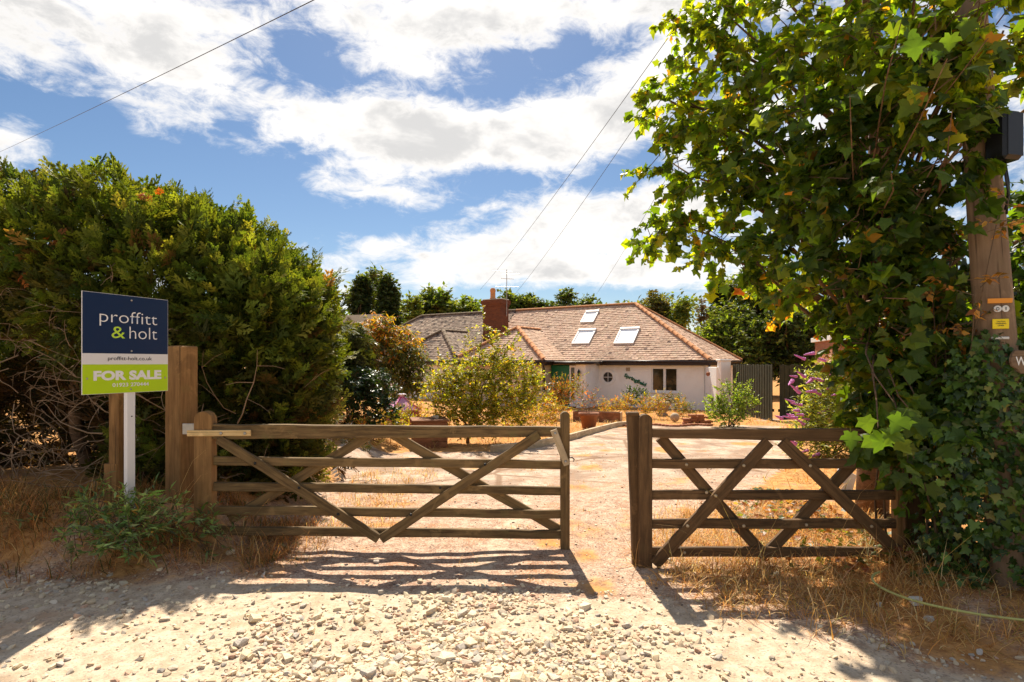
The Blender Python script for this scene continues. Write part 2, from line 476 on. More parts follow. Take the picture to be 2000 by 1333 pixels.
def lane_edge(x):
    """y where the lane meets the verge"""
    return np.interp(x, [-300, -6, -3.8, -2.6, -1.8, 0, 1.1, 1.9, 2.6, 4, 300], [4.3, 4.3, 4.32, 4.5, 4.5, 4.2, 4.0, 3.5, 3.2, 2.9, 2.9])


def build_ground():
    xs = axis(-6, 6, .055, -320, 320); ys = axis(.6, 7.2, .055, -60, 500, mid=(34, .22))
    X, Y = np.meshgrid(xs, ys); Z = gz(X, Y)
    w = (fbm(X*1.6, Y*1.6, 3, 21)-.44)*1.1
    lime = sstep(.35, -.35, Y-lane_edge(X)+w*.6)
    tx = X-(.35+.20*(Y-4.2)); trk = np.exp(-((np.abs(tx)-.72)/.16)**2)*sstep(3.6, 4.6, Y)*(1-sstep(14, 18, Y))
    ind = inpoly(X+w*.35, Y+w*.35, DRIVE)
    conc = np.where(ind, sstep(7.0, 9.5, Y+w*2.5-.25*X), 0.)
    straw = np.where(ind, 0.0, 1.0)*(1-lime)
    straw = np.where((Y < 9) & ~ind, straw*np.clip(.35+w*1.2+sstep(2.0, 2.8, X)*.5+sstep(-2.3, -3.0, X)*.25, 0, 1), straw)
    lime = np.clip(lime+trk*.55, 0, 1)
    straw += np.where(ind, np.clip((fbm(X*1.5, Y*1.5, 3, 41)-.50)*3.0, 0, .75)*(1-trk)*(1-lime), 0)
    straw += np.where(ind, np.clip((fbm(X*.9, Y*.9, 3, 33)-.50)*3.2, 0, .8)*sstep(1.2, 4.0, X), 0)
    col = np.stack([lime, conc, np.clip(straw, 0, 1)], -1).reshape(-1, 3)
    V = np.stack([X, Y, Z], -1).reshape(-1, 3)
    nx = len(xs); ny = len(ys)
    ii, jj = np.meshgrid(np.arange(nx-1), np.arange(ny-1)); b = (jj*nx+ii).ravel()
    Q = np.stack([b, b+1, b+nx+1, b+nx], -1)
    cx = V[Q].mean(1); lane = cx[:, 1] < lane_edge(cx[:, 0]); dr = inpoly(cx[:, 0], cx[:, 1], DRIVE) & ~lane
    for nm, sel in (('gravel_lane', lane), ('driveway', dr), ('ground', ~lane & ~dr)):
        f = Q[sel]; u, inv = np.unique(f, return_inverse=True)
        o = link(nm, npmesh(nm, V[u], inv.reshape(f.shape), M_GROUND, col[u], True), kind='structure')
        if nm == 'gravel_lane': lane_o = o
        if nm == 'driveway': dr_o = o
    return lane_o, dr_o


LANE, DRIVEWAY = build_ground()


def unit_(v): return v/np.linalg.norm(v, axis=1)[:, None]


def hull_stone(seed, flat=.62, n=16):
    rg = np.random.default_rng(seed); P = np.array([(a, b, c) for a in (-.75, .75) for b in (-.75, .75) for c in (-.75, .75)])+rg.normal(0, .20, (8, 3))
    P = np.concatenate([P*.86, unit_(rg.normal(size=(9, 3)))*rg.uniform(.9, 1.04, (9, 1))]); P *= np.array([rg.uniform(.75, 1.0), rg.uniform(.6, .8), flat*rg.uniform(.7, 1)])
    bm = bmesh.new()
    for p in P: bm.verts.new(p)
    r = bmesh.ops.convex_hull(bm, input=bm.verts[:])
    bmesh.ops.delete(bm, geom=[v for v in r['geom_unused'] if isinstance(v, bmesh.types.BMVert)], context='VERTS')
    bmesh.ops.triangulate(bm, faces=bm.faces[:])
    bm.verts.ensure_lookup_table(); bm.verts.index_update()
    V = np.array([v.co[:] for v in bm.verts]); Fc = np.array([[v.index for v in f.verts] for f in bm.faces]); bm.free()
    return V, Fc


STONES = [hull_stone(100+i) for i in range(14)]
STONE_COLS = [(.70, .555, .37), (.74, .62, .445), (.65, .495, .32), (.63, .53, .40), (.70, .585, .415), (.50, .44, .37), (.56, .36, .25), (.73, .60, .40), (.47, .385, .295), (.67, .53, .37)]


def gravel_density(x, y):
    """heaps of crushed stone in the lane"""
    px = 1000+x*F/y; py = HZ+CH*F/y
    d = np.zeros_like(x)
    for cx, cy, rx, ry, w in ((900, 1300, 400, 90, 1.0), (640, 1215, 170, 42, .8), (960, 1195, 170, 45, .9), (1270, 1325, 130, 50, .8), (300, 1190, 170, 40, .4), (120, 1150, 160, 20, .35), (430, 1310, 200, 50, .08), (1600, 1320, 300, 50, .03), (750, 1125, 400, 50, .07), (900, 980, 400, 80, .03)):
        d = np.maximum(d, w*np.exp(-((px-cx)/rx)**2*1.1-((py-cy)/ry)**2*1.1))
    d = np.clip(d-.10, 0, 1)*1.12*np.clip((fbm(x*1.9, y*1.9, 3, 77)-.27)*3.2, .08, 1)
    return d


def build_gravel():
    rg = np.random.default_rng(5)
    # small gravel: one mass
    n = 130000
    y = rg.uniform(2.55, 6.2, n); x = rg.uniform(-1, 1, n)*y*.98
    k = rg.random(n) < (gravel_density(x, y)*.8+.035*(y < lane_edge(x)+.2))*(3.2/y); x, y = x[k], y[k]; n = len(x)
    size = np.clip(rg.lognormal(math.log(.0145), .46, n), .005, .030)
    ang = rg.uniform(0, 6.28, n); z = gz(x, y); tl = rg.normal(0, .3, (n, 2))
    cid = rg.integers(0, len(STONE_COLS), n); cc = np.array(STONE_COLS)[cid]*rg.uniform(.75, 1.12, (n, 1))
    Vs = []; Fs = []; Cs = []; off = 0
    vid = rg.integers(0, len(STONES), n)
    for s in range(len(STONES)):
        m = vid == s; Vt, Ft = STONES[s]; k_ = len(Vt); q = m.sum()
        c, s_ = np.cos(ang[m])[:, None], np.sin(ang[m])[:, None]
        px = Vt[None, :, 0]*c-Vt[None, :, 1]*s_; py = Vt[None, :, 0]*s_+Vt[None, :, 1]*c
        pz = Vt[None, :, 2]+px*tl[m, :1]+py*tl[m, 1:]
        P = np.stack([px, py, pz], -1)*size[m][:, None, None]+np.stack([x[m], y[m], z[m]+size[m]*.10], -1)[:, None, :]
        Vs.append(P.reshape(-1, 3)); Fs.append((Ft[None]+off+(np.arange(q)*k_)[:, None, None]).reshape(-1, 3)); Cs.append(np.repeat(cc[m], k_, 0)); off += q*k_
    gv = (np.concatenate(Vs), np.concatenate(Fs), np.concatenate(Cs))
    link('gravel', npmesh('gravel', np.concatenate(Vs), np.concatenate(Fs), M_STONE, np.concatenate(Cs)), LANE, kind='stuff')
    # the 290 largest stones, each its own piece of the lane
    lib = []
    for s in range(len(STONES)):
        for c in range(len(STONE_COLS)):
            V, Fc = STONES[s]; lib.append(npmesh('stone', V, Fc, M_STONE, np.tile(np.array(STONE_COLS[c]), (len(V), 1))))
    cnt = 0; tries = 0
    fixed = [(873, 1175, .05), (745, 1160, .032), (820, 1138, .03), (838, 1141, .022), (450, 1082, .045), (735, 1100, .03), (985, 1165, .025), (700, 1215, .05), (1500, 1170, .02)]
    for px, py, s in fixed:
        g = G(px, py); M = Matrix.Translation((g.x, g.y, g.z+s*.35)) @ Matrix.Rotation(px, 4, 'Z') @ Matrix.Scale(s, 4)
        link('stone', lib[(px*7) % len(lib)], LANE, M); cnt += 1
    while cnt < 290 and tries < 20000:
        tries += 1
        y_ = rg.uniform(2.7, 4.6); x_ = rg.uniform(-1, 1)*y_*.95
        if rg.random() > gravel_density(np.array([x_]), np.array([y_]))[0]: continue
        s = float(np.clip(rg.lognormal(math.log(.034), .34), .025, .064))
        if y_ > 4 and s > .045: continue
        M = Matrix.Translation((x_, y_, float(gz(x_, y_))+s*.14)) @ Matrix.Rotation(rg.uniform(0, 6.28), 4, 'Z') @ Matrix.Rotation(rg.normal(0, .25), 4, 'X') @ Matrix.Scale(s, 4)
        link('stone', lib[int(rg.integers(0, len(lib)))], LANE, M); cnt += 1


build_gravel()


def grit():
    """loose grit, chips and dead leaf scraps over the dusty drive"""
    rg = np.random.default_rng(6); n = 9000
    y = rg.uniform(3.9, 11.5, n); x = rg.uniform(-2.4, 4.5, n); k = (inpoly(x, y, DRIVE) | (y < 4.6)) & (rg.random(n) < 5.5/y*np.clip((fbm(x*1.4, y*1.4, 3, 15)-.3)*3, .1, 1)); x, y = x[k], y[k]; n = len(x)
    V0, F0 = STONES[4]; sz = np.clip(rg.lognormal(math.log(.0075), .5, n), .003, .022); a = rg.uniform(0, 6.28, n)
    P = np.stack([V0[None, :, 0]*np.cos(a)[:, None]-V0[None, :, 1]*np.sin(a)[:, None], V0[None, :, 0]*np.sin(a)[:, None]+V0[None, :, 1]*np.cos(a)[:, None], np.repeat(V0[None, :, 2], n, 0)], -1)*sz[:, None, None]+np.stack([x, y, gz(x, y)+sz*.15], -1)[:, None]
    c = np.array([(.66, .52, .38), (.30, .22, .17), (.50, .28, .16), (.16, .12, .10), (.72, .62, .48)])[rg.integers(0, 5, n)]
    link('grit', npmesh('grit', P.reshape(-1, 3), (F0[None]+(np.arange(n)*len(V0))[:, None, None]).reshape(-1, 3), M_STONE, np.repeat(c, len(V0), 0)), DRIVEWAY, kind='stuff')


grit()

# ------------------------------------------------------------------ foliage library
def fan_leaf(half, centre=(0, .38), cup=.22, fold=.14, stalk=0.0):
    """half outline (x>=0) from base to tip, mirrored; triangles fan round the centre"""
    R = half; L = [(-x, y) for x, y in half[1:-1]][::-1]; O = R+L
    V = [(centre[0], centre[1], 0.0)]+[(x, y, -cup*(x*x+(y-.4)**2)+fold*abs(x)) for x, y in O]
    n = len(O); Fc = [(0, 1+i, 1+(i+1) % n) for i in range(n)]
    if stalk:
        b = len(V); V += [(.014, 0, 0), (-.014, 0, 0), (0.05, -stalk, -.05)]; Fc.append((b, b+1, b+2))
    return np.array(V, float), np.array(Fc)


MAPLE_HI = fan_leaf([(0, .03), (.16, -.07), (.40, -.02), (.37, .08), (.36, .16), (.53, .22), (.64, .43), (.48, .43), (.36, .50), (.30, .54), (.30, .70), (.17, .74), (.09, .90), (0, 1)], stalk=.45)
MAPLE_CURL = fan_leaf([(0, .03), (.33, -.05), (.31, .16), (.50, .42), (.30, .52), (.18, .72), (0, 1)], cup=.75, fold=.42)
MAPLE_LO = fan_leaf([(0, .03), (.37, -.05), (.36, .16), (.62, .42), (.36, .52), (.22, .72), (0, 1)])
IVY = fan_leaf([(0, .06), (.24, -.10), (.44, .08), (.34, .22), (.52, .42), (.24, .52), (.10, .80), (0, 1)], cup=.15)
OVAL = (np.array([(0, 0, 0), (.27, .40, .08), (0, .46, 0), (-.27, .40, .08), (0, 1, -.06)]), np.array([(0, 1, 2), (0, 2, 3), (2, 1, 4), (3, 2, 4)]))
LANCE = (np.array([(0, 0, 0), (.12, .40, .04), (0, .46, 0), (-.12, .40, .04), (0, 1, -.12)]), np.array([(0, 1, 2), (0, 2, 3), (2, 1, 4), (3, 2, 4)]))
BLADE = (np.array([(-.5, 0, 0), (.5, 0, 0), (-.45, .38, .06), (.45, .38, .06), (-.33, .72, .24), (.33, .72, .24), (0, .95, .52)]), np.array([(0, 1, 3), (0, 3, 2), (2, 3, 5), (2, 5, 4), (4, 5, 6)]))


def make_frond(seed, full=True):
    """flat feathery spray of cypress: a stem with alternate forked sprigs"""
    rg = random.Random(seed); V = []; Fc = []
    def kite(p, a, l, w, lift):
        b = len(V); c, s = math.cos(a), math.sin(a)
        for (t, q, zz) in ((0, 0, 0), (.4, w, .02), (1, 0, lift), (.4, -w, .02)):
            V.append((p[0]+s*t*l+c*q, p[1]+c*t*l-s*q, p[2]+zz*l+rg.uniform(-.01, .01)))
        Fc.append((b, b+1, b+2)); Fc.append((b, b+2, b+3))
    kite((0, 0, 0), 0, 1.0, .022, 0)
    for i in range(9):
        t = .10+.86*i/9; sd = 1 if i % 2 else -1; l = (.46*(1-t)+.13)*rg.uniform(.75, 1.2); a = sd*rg.uniform(.5, .85)
        p = (rg.uniform(-.01, .01), t, rg.uniform(-.02, .05)); kite(p, a, l, .05, rg.uniform(-.1, .22))
        for f_, s2 in (((.35, -1), (.6, 1)) if full else ()):
            pp = (p[0]+math.sin(a)*l*f_, p[1]+math.cos(a)*l*f_, p[2]+.02); kite(pp, a+s2*.6, l*.48, .045, rg.uniform(-.1, .25))
    return np.array(V), np.array(Fc)


FROND = make_frond(3)
FROND_LO = make_frond(5, False)


def unit(v): return v/np.maximum(np.linalg.norm(v, axis=-1, keepdims=True), 1e-9)


def scatter_np(tm, pos, yd, nr, sc, col, wide=None):
    Vt, Ft = tm; n = len(pos); k = len(Vt)
    yd = unit(yd); nr = unit(nr-yd*(nr*yd).sum(-1, keepdims=True)); xd = np.cross(yd, nr)
    w = sc if wide is None else wide
    P = pos[:, None, :]+xd[:, None, :]*(Vt[None, :, 0:1]*w[:, None, None])+yd[:, None, :]*(Vt[None, :, 1:2]*sc[:, None, None])+nr[:, None, :]*(Vt[None, :, 2:3]*sc[:, None, None])
    Fc = Ft[None]+(np.arange(n)*k)[:, None, None]
    return P.reshape(-1, 3), Fc.reshape(-1, 3), np.repeat(col, k, 0)


def pick(rg, cols, n, jit=.25):
    C = np.array([c for c, w in cols]); w = np.array([w for c, w in cols], float); w /= w.sum()
    c = C[rg.choice(len(C), n, p=w)]
    return np.clip(c*(1+rg.normal(0, jit, (n, 1)))*(1+rg.normal(0, jit*.25, (n, 3))), .002, .95)


def lines_mesh(segs, r0, r1, n=3):
    """thin tapered twigs: segs (m,2,3)"""
    A = segs[:, 0]; B = segs[:, 1]; t = unit(B-A); a = unit(np.cross(t, np.array([.31, .2, .93]))); b = np.cross(t, a)
    V = []; m = len(segs)
    for P, r in ((A, r0), (B, r1)):
        for j in range(n):
            an = 6.2832*j/n; V.append(P+(a*math.cos(an)+b*math.sin(an))*r)
    V = np.stack(V, 1)
    Fc = np.array([(j, (j+1) % n, n+(j+1) % n, n+j) for j in range(n)])
    return V.reshape(-1, 3), (Fc[None]+(np.arange(m)*2*n)[:, None, None]).reshape(-1, 4)


def clump_foliage(rg, clumps, tm, size, cols, per=8, twl=.35, droop=.25, up=.6, jit=.25, shell=.45, sizevar=.32, outw=.5, sunup=None):
    """clumps: (centre, radii, twigs[, cols]). Leaves sit along short twigs spread through each ellipsoid.
    returns leaf pos, ydir, normal, size, colour and twig segments"""
    PO = []; YD = []; NR = []; SZ = []; CO = []; SG = []
    for cl in clumps:
        c, r, nt = np.array(cl[0], float), np.array(cl[1], float), int(cl[2]); cs = cl[3] if len(cl) > 3 else cols
        d = unit(rg.normal(size=(nt, 3))); rho = shell+(1-shell)*rg.random(nt)**.7
        a = c+d*r*rho[:, None]*.86
        di = unit(d*outw+rg.normal(0, .55, (nt, 3))+np.array([0, 0, up*.4])); L = twl*rg.uniform(.6, 1.3, nt)
        e = a+di*L[:, None]-np.array([0, 0, 1.0])*(droop*L*.5)[:, None]
        SG.append(np.stack([a-di*L[:, None]*.35, e], 1))
        tone = 1+rg.normal(0, .16, (nt, 1))
        t = np.linspace(.12, 1.0, per)[None, :]*np.ones((nt, 1)); t = np.clip(t+rg.normal(0, .05, t.shape), 0, 1.05)
        p = a[:, None]+(e-a)[:, None]*t[..., None]
        sd = unit(np.cross(di, np.array([.05, .1, 1.0])))
        sg = np.where(np.arange(per) % 2 == 0, 1.0, -1.0)[None, :, None]
        y = unit(di[:, None]*.55+sd[:, None]*sg*.75+rg.normal(0, .35, (nt, per, 3))+np.array([0, 0, -droop]))
        nn = unit(np.array([0, 0, up])+d[:, None]*outw+rg.normal(0, .42, (nt, per, 3)))
        PO.append(p.reshape(-1, 3)); YD.append(y.reshape(-1, 3)); NR.append(nn.reshape(-1, 3))
        SZ.append(size*np.clip(1+rg.normal(0, sizevar, nt*per), .45, 1.7))
        CO.append(np.clip(pick(rg, cs, nt*per, jit)*np.repeat(tone, per, 0), .002, .95))
    return np.concatenate(PO), np.concatenate(YD), np.concatenate(NR), np.concatenate(SZ), np.concatenate(CO), np.concatenate(SG)


def limb(mb, p0, p1, r0, r1, rg, sag=.12, n=6, sides=6):
    p0 = Vector(p0); p1 = Vector(p1); L = (p1-p0).length; pts = []; rr = []
    o = Vector((rg.normal(0, 1), rg.normal(0, 1), rg.normal(.6, .5)))*sag*L
    for i in range(n):
        t = i/(n-1); pts.append(p0.lerp(p1, t)+o*(4*t*(1-t))*.5+Vector(rg.normal(0, .007*L, 3))*(0 if i in (0, n-1) else 1)); rr.append(r0+(r1-r0)*t)
    mb.tube(pts, rr, sides)


def plant(name, label, cat, base, clumps, tm, size, cols, seed, mat=None, trunk=None, stems=None, group=None, twig_r=.004, stem_mat=None, kinds=('foliage',), **kw):
    """a shrub or tree: thing > trunk, branches, twigs, foliage"""
    rg = np.random.default_rng(seed); base = Vector(base)
    e = empty(name, base, label, cat, group)
    if trunk:
        (top, r0, r1) = trunk; top = Vector(top); mb = MB(); limb(mb, base-Vector((0, 0, .15)), top, r0, r1, rg, .05, 8, 9)
        mb.build('trunk', M_BARK, e, True, Matrix.Identity(4))
    mb = MB(); k = 0
    for cl in clumps:
        c = Vector(cl[0])
        if trunk:
            t = rg.uniform(.35, .98); s = base.lerp(Vector(trunk[0]), t); r = trunk[1]*.38
        else: s = base+Vector((rg.normal(0, .05), rg.normal(0, .05), -.03)); r = (stems or .014)
        limb(mb, s, c, r, r*.35, rg, .12, 6, 5); k += 1
    mb.build('branches', stem_mat or (M_BARK if trunk else M_STEM), e, True, Matrix.Identity(4))
    po, yd, nr, sz, co, sg = clump_foliage(rg, clumps, tm, size, cols, **kw)
    if twig_r:
        V, Fc = lines_mesh(sg, twig_r, twig_r*.4); link('twigs', npmesh('twigs', V, Fc, stem_mat or M_STEM), e, Matrix.Identity(4), kind='stuff')
    V, Fc, C = scatter_np(tm, po, yd, nr, sz, co)
    link('foliage', npmesh('foliage', V, Fc, mat or M_SHRUB, C), e, Matrix.Identity(4), kind='stuff')
    return e


def grass(name, label, pts, h, cols, seed, lean=.55, width=.006, cat='grass', parent=None, bend=True):
    """pts (n,2) blade roots"""
    rg = np.random.default_rng(seed); n = len(pts)
    P = np.stack([pts[:, 0], pts[:, 1], gz(pts[:, 0], pts[:, 1])-.01], -1)
    a = rg.uniform(0, 6.283, n); ln = np.abs(rg.normal(0, lean, n))
    yd = np.stack([np.cos(a)*ln, np.sin(a)*ln, np.ones(n)], -1); nr = np.stack([np.cos(a), np.sin(a), -ln*.2+rg.normal(0, .2, n)], -1)
    hh = np.array(h)*np.clip(rg.lognormal(0, .4, n), .3, 2.4)
    V, Fc, C = scatter_np(BLADE, P, yd, nr, hh, pick(rg, cols, n, .22), np.full(n, width)*rg.uniform(.6, 1.3, n))
    return link(name, npmesh(name, V, Fc, M_GRASS, C), parent, label=label, cat=cat, kind='stuff')

# ------------------------------------------------------------------ the pair of bungalows
A32 = math.radians(32)
HOUSE_M = Matrix.Translation((9.28, 27.5, 0)) @ Matrix.Rotation(-A32, 4, 'Z')
T40, TS = .839, .64
ZE = 1.85
LIGHT = [((.60, .405, .285), 6), ((.56, .37, .255), 4), ((.63, .44, .315), 3), ((.48, .30, .205), .8), ((.20, .12, .09), .12)]
DARK = [((.28, .20, .145), 5), ((.36, .27, .20), 4), ((.20, .14, .105), 2), ((.44, .33, .24), 2), ((.08, .055, .045), .9)]


def roof_tiles(poly, zf, eave, upv, cols, seed, mirror=None, skip=None):
    """plain tiles in courses: poly in plan, zf(u,v) height, eave = point on the eaves line, upv = plan direction up the slope"""
    rg = np.random.default_rng(seed)
    upv = np.array(upv, float); sv = np.array([upv[1], -upv[0]])
    P = np.array(poly, float); e = np.array(eave, float)
    t = (P-e)@upv; s = (P-e)@sv
    slope = zf(*(e+upv))-zf(*e); k = math.sqrt(1+slope*slope)
    gauge, tw = .172, .168
    rows = np.arange(t.min()*k-.02, t.max()*k, gauge)
    out = []
    for i, rr in enumerate(rows):
        ss = np.arange(s.min()-.2, s.max()+.2, tw)+(i % 2)*tw/2+rg.normal(0, .004); out.append(np.stack([ss, np.full(len(ss), rr)], -1))
    Q = np.concatenate(out)
    cen = e+np.outer((Q[:, 1]+gauge*.5)/k, upv)+np.outer(Q[:, 0], sv)
    m = inpoly(cen[:, 0], cen[:, 1], poly)
    if skip is not None: m &= ~skip(cen[:, 0], cen[:, 1])
    Q = Q[m]; n = len(Q)
    # local tile wedge: across, along, out
    hw = tw/2-.0025; Lt = gauge*1.25
    T = np.array([(-hw, -.012, .0), (hw, -.012, .0), (-hw, -.012, .027), (hw, -.012, .027), (-hw, Lt, .004), (hw, Lt, .004)])
    Ft = np.array([(0, 1, 3, 2), (2, 3, 5, 4), (0, 2, 4, 0), (1, 5, 3, 1)])[:2]
    al = np.array([upv[0]/k, upv[1]/k, slope/k]); ac = np.array([sv[0], sv[1], 0]); nn = np.cross(ac, al)
    if nn[2] < 0: nn = -nn
    o = np.array([e[0], e[1], zf(*e)])
    base = o+np.outer(Q[:, 0], ac)+np.outer(Q[:, 1], al)
    lift = rg.normal(0, .003, n)+np.where(rg.random(n) < .03, .012, 0); tilt = rg.normal(0, .03, n)
    V = base[:, None]+T[None, :, 0:1]*ac+T[None, :, 1:2]*al+(T[None, :, 2:3]+lift[:, None, None]+T[None, :, 0:1]*tilt[:, None, None])*nn
    Fc = (Ft[None]+(np.arange(n)*6)[:, None, None]).reshape(-1, 4)
    c = pick(rg, cols, n, .06)
    w = fbm(Q[:, 0]*.8+seed, Q[:, 1]*.8, 3, seed); c *= (0.72+.6*w)[:, None]
    V = V.reshape(-1, 3)
    if mirror is not None: V[:, 0] = mirror-V[:, 0]; Fc = Fc[:, ::-1]
    return V, Fc, np.repeat(c, 6, 0)


PARTY = -12.8
ridge_tile_mesh = {}


def half_tube(mat, r=.13, L=.46):
    mb = MB(); n = 9; V = []; Fc = []
    for i, (x, rr) in enumerate(((0, r), (.03, r*1.10), (.06, r), (L, r*.96))):
        for j in range(n):
            a = math.pi*(j/(n-1)); V.append((x, rr*math.cos(a)*1.05, rr*math.sin(a)*.85-.03))
    for i in range(3):
        for j in range(n-1): Fc.append((i*n+j, i*n+j+1, (i+1)*n+j+1, (i+1)*n+j))
    return pymesh('ridge_tile', V, Fc, mat, True)


def ridge_run(me, p0, p1, parent, up=(0, 0, 1), step=.45):
    """p0, p1 in house coordinates"""
    p0 = Vector(p0); p1 = Vector(p1); L = (p1-p0).length; n = max(1, int(round(L/step))); d = (p1-p0)/n
    ex = d.normalized(); ez = Vector(up); ez = (ez-ex*ez.dot(ex)).normalized(); ey = ez.cross(ex)
    for i in range(n):
        M = Matrix.Identity(4); o = p0+d*i
        for k in range(3): M[k][0] = ex[k]*(d.length/.45); M[k][1] = ey[k]; M[k][2] = ez[k]; M[k][3] = o[k]
        link('ridge_tile', me, parent, HOUSE_M @ M)


def build_house(mirror, label, cols, ridge_mat, name, seed):
    E = link(name, None, None, HOUSE_M, label=label, cat='house')
    mx = (lambda u: u) if mirror is None else (lambda u: mirror-u)
    zm = lambda u, v: ZE+T40*(v+.35)
    zs = lambda u, v: ZE+TS*(-7.2-u); zl = lambda u, v: 3.7+TS*(u+10.1); zw = lambda u, v: ZE+.841*(v+2.95); zh = lambda u, v: ZE+(3.27/5.05)*(.35-u)
    def under_wing(u, v):
        w = np.where(u > -10.1, ZE+TS*(-7.2-u), 3.7+TS*(u+10.1)); return (u < -7.2) & (w > zm(u, v)+.02)
    planes = [([(PARTY, -.35), (.35, -.35), (-4.7, 3.55), (PARTY, 3.55)], zm, (0, -.35), (0, 1), under_wing),
              ([(-7.2, -2.95), (-7.2, -.35), (-10.1, 1.855), (-10.1, -.75)], zs, (-7.2, 0), (-1, 0), None),
              ([(-10.1, -.75), (-10.1, 1.855), (PARTY, -.2), (PARTY, -2.8)], zl, (PARTY, 0), (1, 0), None),
              ([(-7.2, -2.95), (-10.1, -.75), (PARTY, -2.8), (PARTY, -2.95)], zw, (0, -2.95), (0, 1), None),
              ([(.35, -.35), (.35, 7.45), (-4.7, 3.55)], zh, (.35, 0), (-1, 0), None)]
    # sarking sheet under the tiles
    mb = MB()
    for poly, zf, e, up, sk in planes:
        mb.add([(mx(u), v, zf(u, v)-.012) for u, v in poly], [tuple(range(len(poly)))])
    mb.add([(mx(u), v, ZE+T40*(7.45-v)) for u, v in [(.35, 7.45), (PARTY, 7.45), (PARTY, 3.55), (-4.7, 3.55)]], [(0, 1, 2, 3)])
    roof = mb.build('roof', M_FASCIA, E)
    Vs = []; Fs = []; Cs = []; o = 0
    for i, (poly, zf, e, up, sk) in enumerate(planes):
        V, Fc, C = roof_tiles(poly, zf, e, up, cols, seed+i, mirror, sk); Vs.append(V); Fs.append(Fc+o); Cs.append(C); o += len(V)
    link('roof_tiles', npmesh('roof_tiles', np.concatenate(Vs), np.concatenate(Fs), M_TILE, np.concatenate(Cs)), roof, kind='stuff')
    rt = half_tube(ridge_mat)
    zr = ZE+T40*3.9
    ridge_run(rt, (mx(PARTY), 3.55, zr+.02), (mx(-4.7), 3.55, zr+.02), roof)
    ridge_run(rt, (mx(.38), -.38, ZE+.03), (mx(-4.7), 3.55, zr+.03), roof)
    ridge_run(rt, (mx(.38), 7.48, ZE+.03), (mx(-4.7), 3.55, zr+.03), roof)
    ridge_run(rt, (mx(-7.15), -3.0, ZE+.04), (mx(-10.1), -.75, 3.74), roof)
    ridge_run(rt, (mx(-12.75), -2.8, 2.06), (mx(-10.1), -.75, 3.74), roof)
    ridge_run(rt, (mx(-10.1), -.75, 3.72), (mx(-10.1), 1.8, 3.72), roof)
    # walls
    mb = MB(); B = lambda a, b: mb.box((min(mx(a[0]), mx(b[0])), a[1], a[2]), (max(mx(a[0]), mx(b[0])), b[1], b[2]))
    W0, W1, S0, S1 = -2.61, -1.26, .24, 1.47
    B((-5.45, 0, -.8), (W0, .25, 1.84)); B((W1, 0, -.8), (0, .25, 1.84)); B((W0, .002, -.8), (W1, .25, S0)); B((W0, .002, S1), (W1, .25, 1.84))
    B((-.25, .25, -.8), (-.003, 7.1, 1.84)); B((-12.7, 6.85, -.8), (-.25, 7.1, 1.84))
    mb.build('wall', M_WALL, E)
    mb = MB(); B((-5.45, -.035, -.8), (0.03, -.002, -.24)); B((.0, -.02, -.8), (.035, 7.1, -.24)); mb.build('plinth', M_WALL, E)
    mb = MB(); B((-12.8, -2.6, -.8), (-7.5, -2.35, 1.84)); B((-7.75, -2.35, -.8), (-7.5, 0, 1.84)); mb.build('wing_wall', M_WALL_SHADED if mirror is None else M_WALL, E)
    # fascia and gutters
    mb = MB(); B((-5.5, -.36, 1.57), (.36, -.335, 1.80)); B((.335, -.335, 1.57), (.36, 7.4, 1.80)); B((-12.8, -2.94, 1.57), (-7.19, -2.915, 1.80)); B((-7.215, -2.915, 1.57), (-7.19, -.4, 1.80))
    B((-5.5, -.335, 1.565), (.33, .0, 1.59)); B((-12.8, -2.9, 1.565), (-7.2, -2.6, 1.59)); mb.build('fascia', M_FASCIA, E)
    mb = MB()
    for pts in (((-5.5, -.42, 1.77), (.42, -.42, 1.75)), ((.42, -.42, 1.75), (.42, 7.4, 1.77)), ((-12.8, -3.0, 1.77), (-7.13, -3.0, 1.75)), ((-7.13, -3.0, 1.75), (-7.13, -1.8, 1.76))):
        mb.tube([(mx(a), b, c) for a, b, c in pts], .062, 8)
    mb.build('gutter', M_FASCIA, E, True)
    for pts in ([(.38, -.40, 1.72), (.30, -.25, 1.5), (.10, -.09, 1.38), (.10, -.09, -.62)], [(-7.13, -3.0, 1.72), (-7.3, -2.8, 1.5), (-7.42, -2.5, 1.35), (-7.42, -2.5, -.62)]):
        mb = MB(); mb.tube([(mx(a), b, c) for a, b, c in pts], .042, 8); mb.build('downpipe', M_FASCIA, E, True)
    return E, mx, roof


BUNGALOW, _, ROOF = build_house(None, 'white bungalow with clean orange tiled hipped roof and three roof windows', LIGHT, M_RIDGE, 'bungalow', 11)
build_house(2*PARTY, 'adjoining bungalow with dark weathered roof tiles, left of the chimney', DARK, M_RIDGED, 'bungalow', 51)


def window_casement():
    W0, W1, S0, S1 = -2.61, -1.26, .24, 1.47
    w = link('window', None, BUNGALOW, HOUSE_M)
    mb = MB(); fw = .075
    for a, b in (((W0, .04, S0), (W1, .11, S0+fw)), ((W0, .04, S1-fw), (W1, .11, S1)), ((W0, .042, S0+fw), (W0+fw, .108, S1-fw)), ((W1-fw, .042, S0+fw), (W1, .108, S1-fw)), (((W0+W1)/2-fw*.85, .038, S0+fw), ((W0+W1)/2+fw*.85, .112, S1-fw))):
        mb.box(a, b)
    mb.build('window_frame', M_UPVC, w)
    mid = (W0+W1)/2
    for a, b in ((W0+fw, mid-fw*.85), (mid+fw*.85, W1-fw)):
        MB().box((a, .08, S0+fw), (b, .09, S1-fw)).build('pane', M_GLASS, w)
    MB().box((W0-.06, -.09, S0-.075), (W1+.06, .06, S0-.01), .01).build('window_sill', M_UPVC, w)


window_casement()


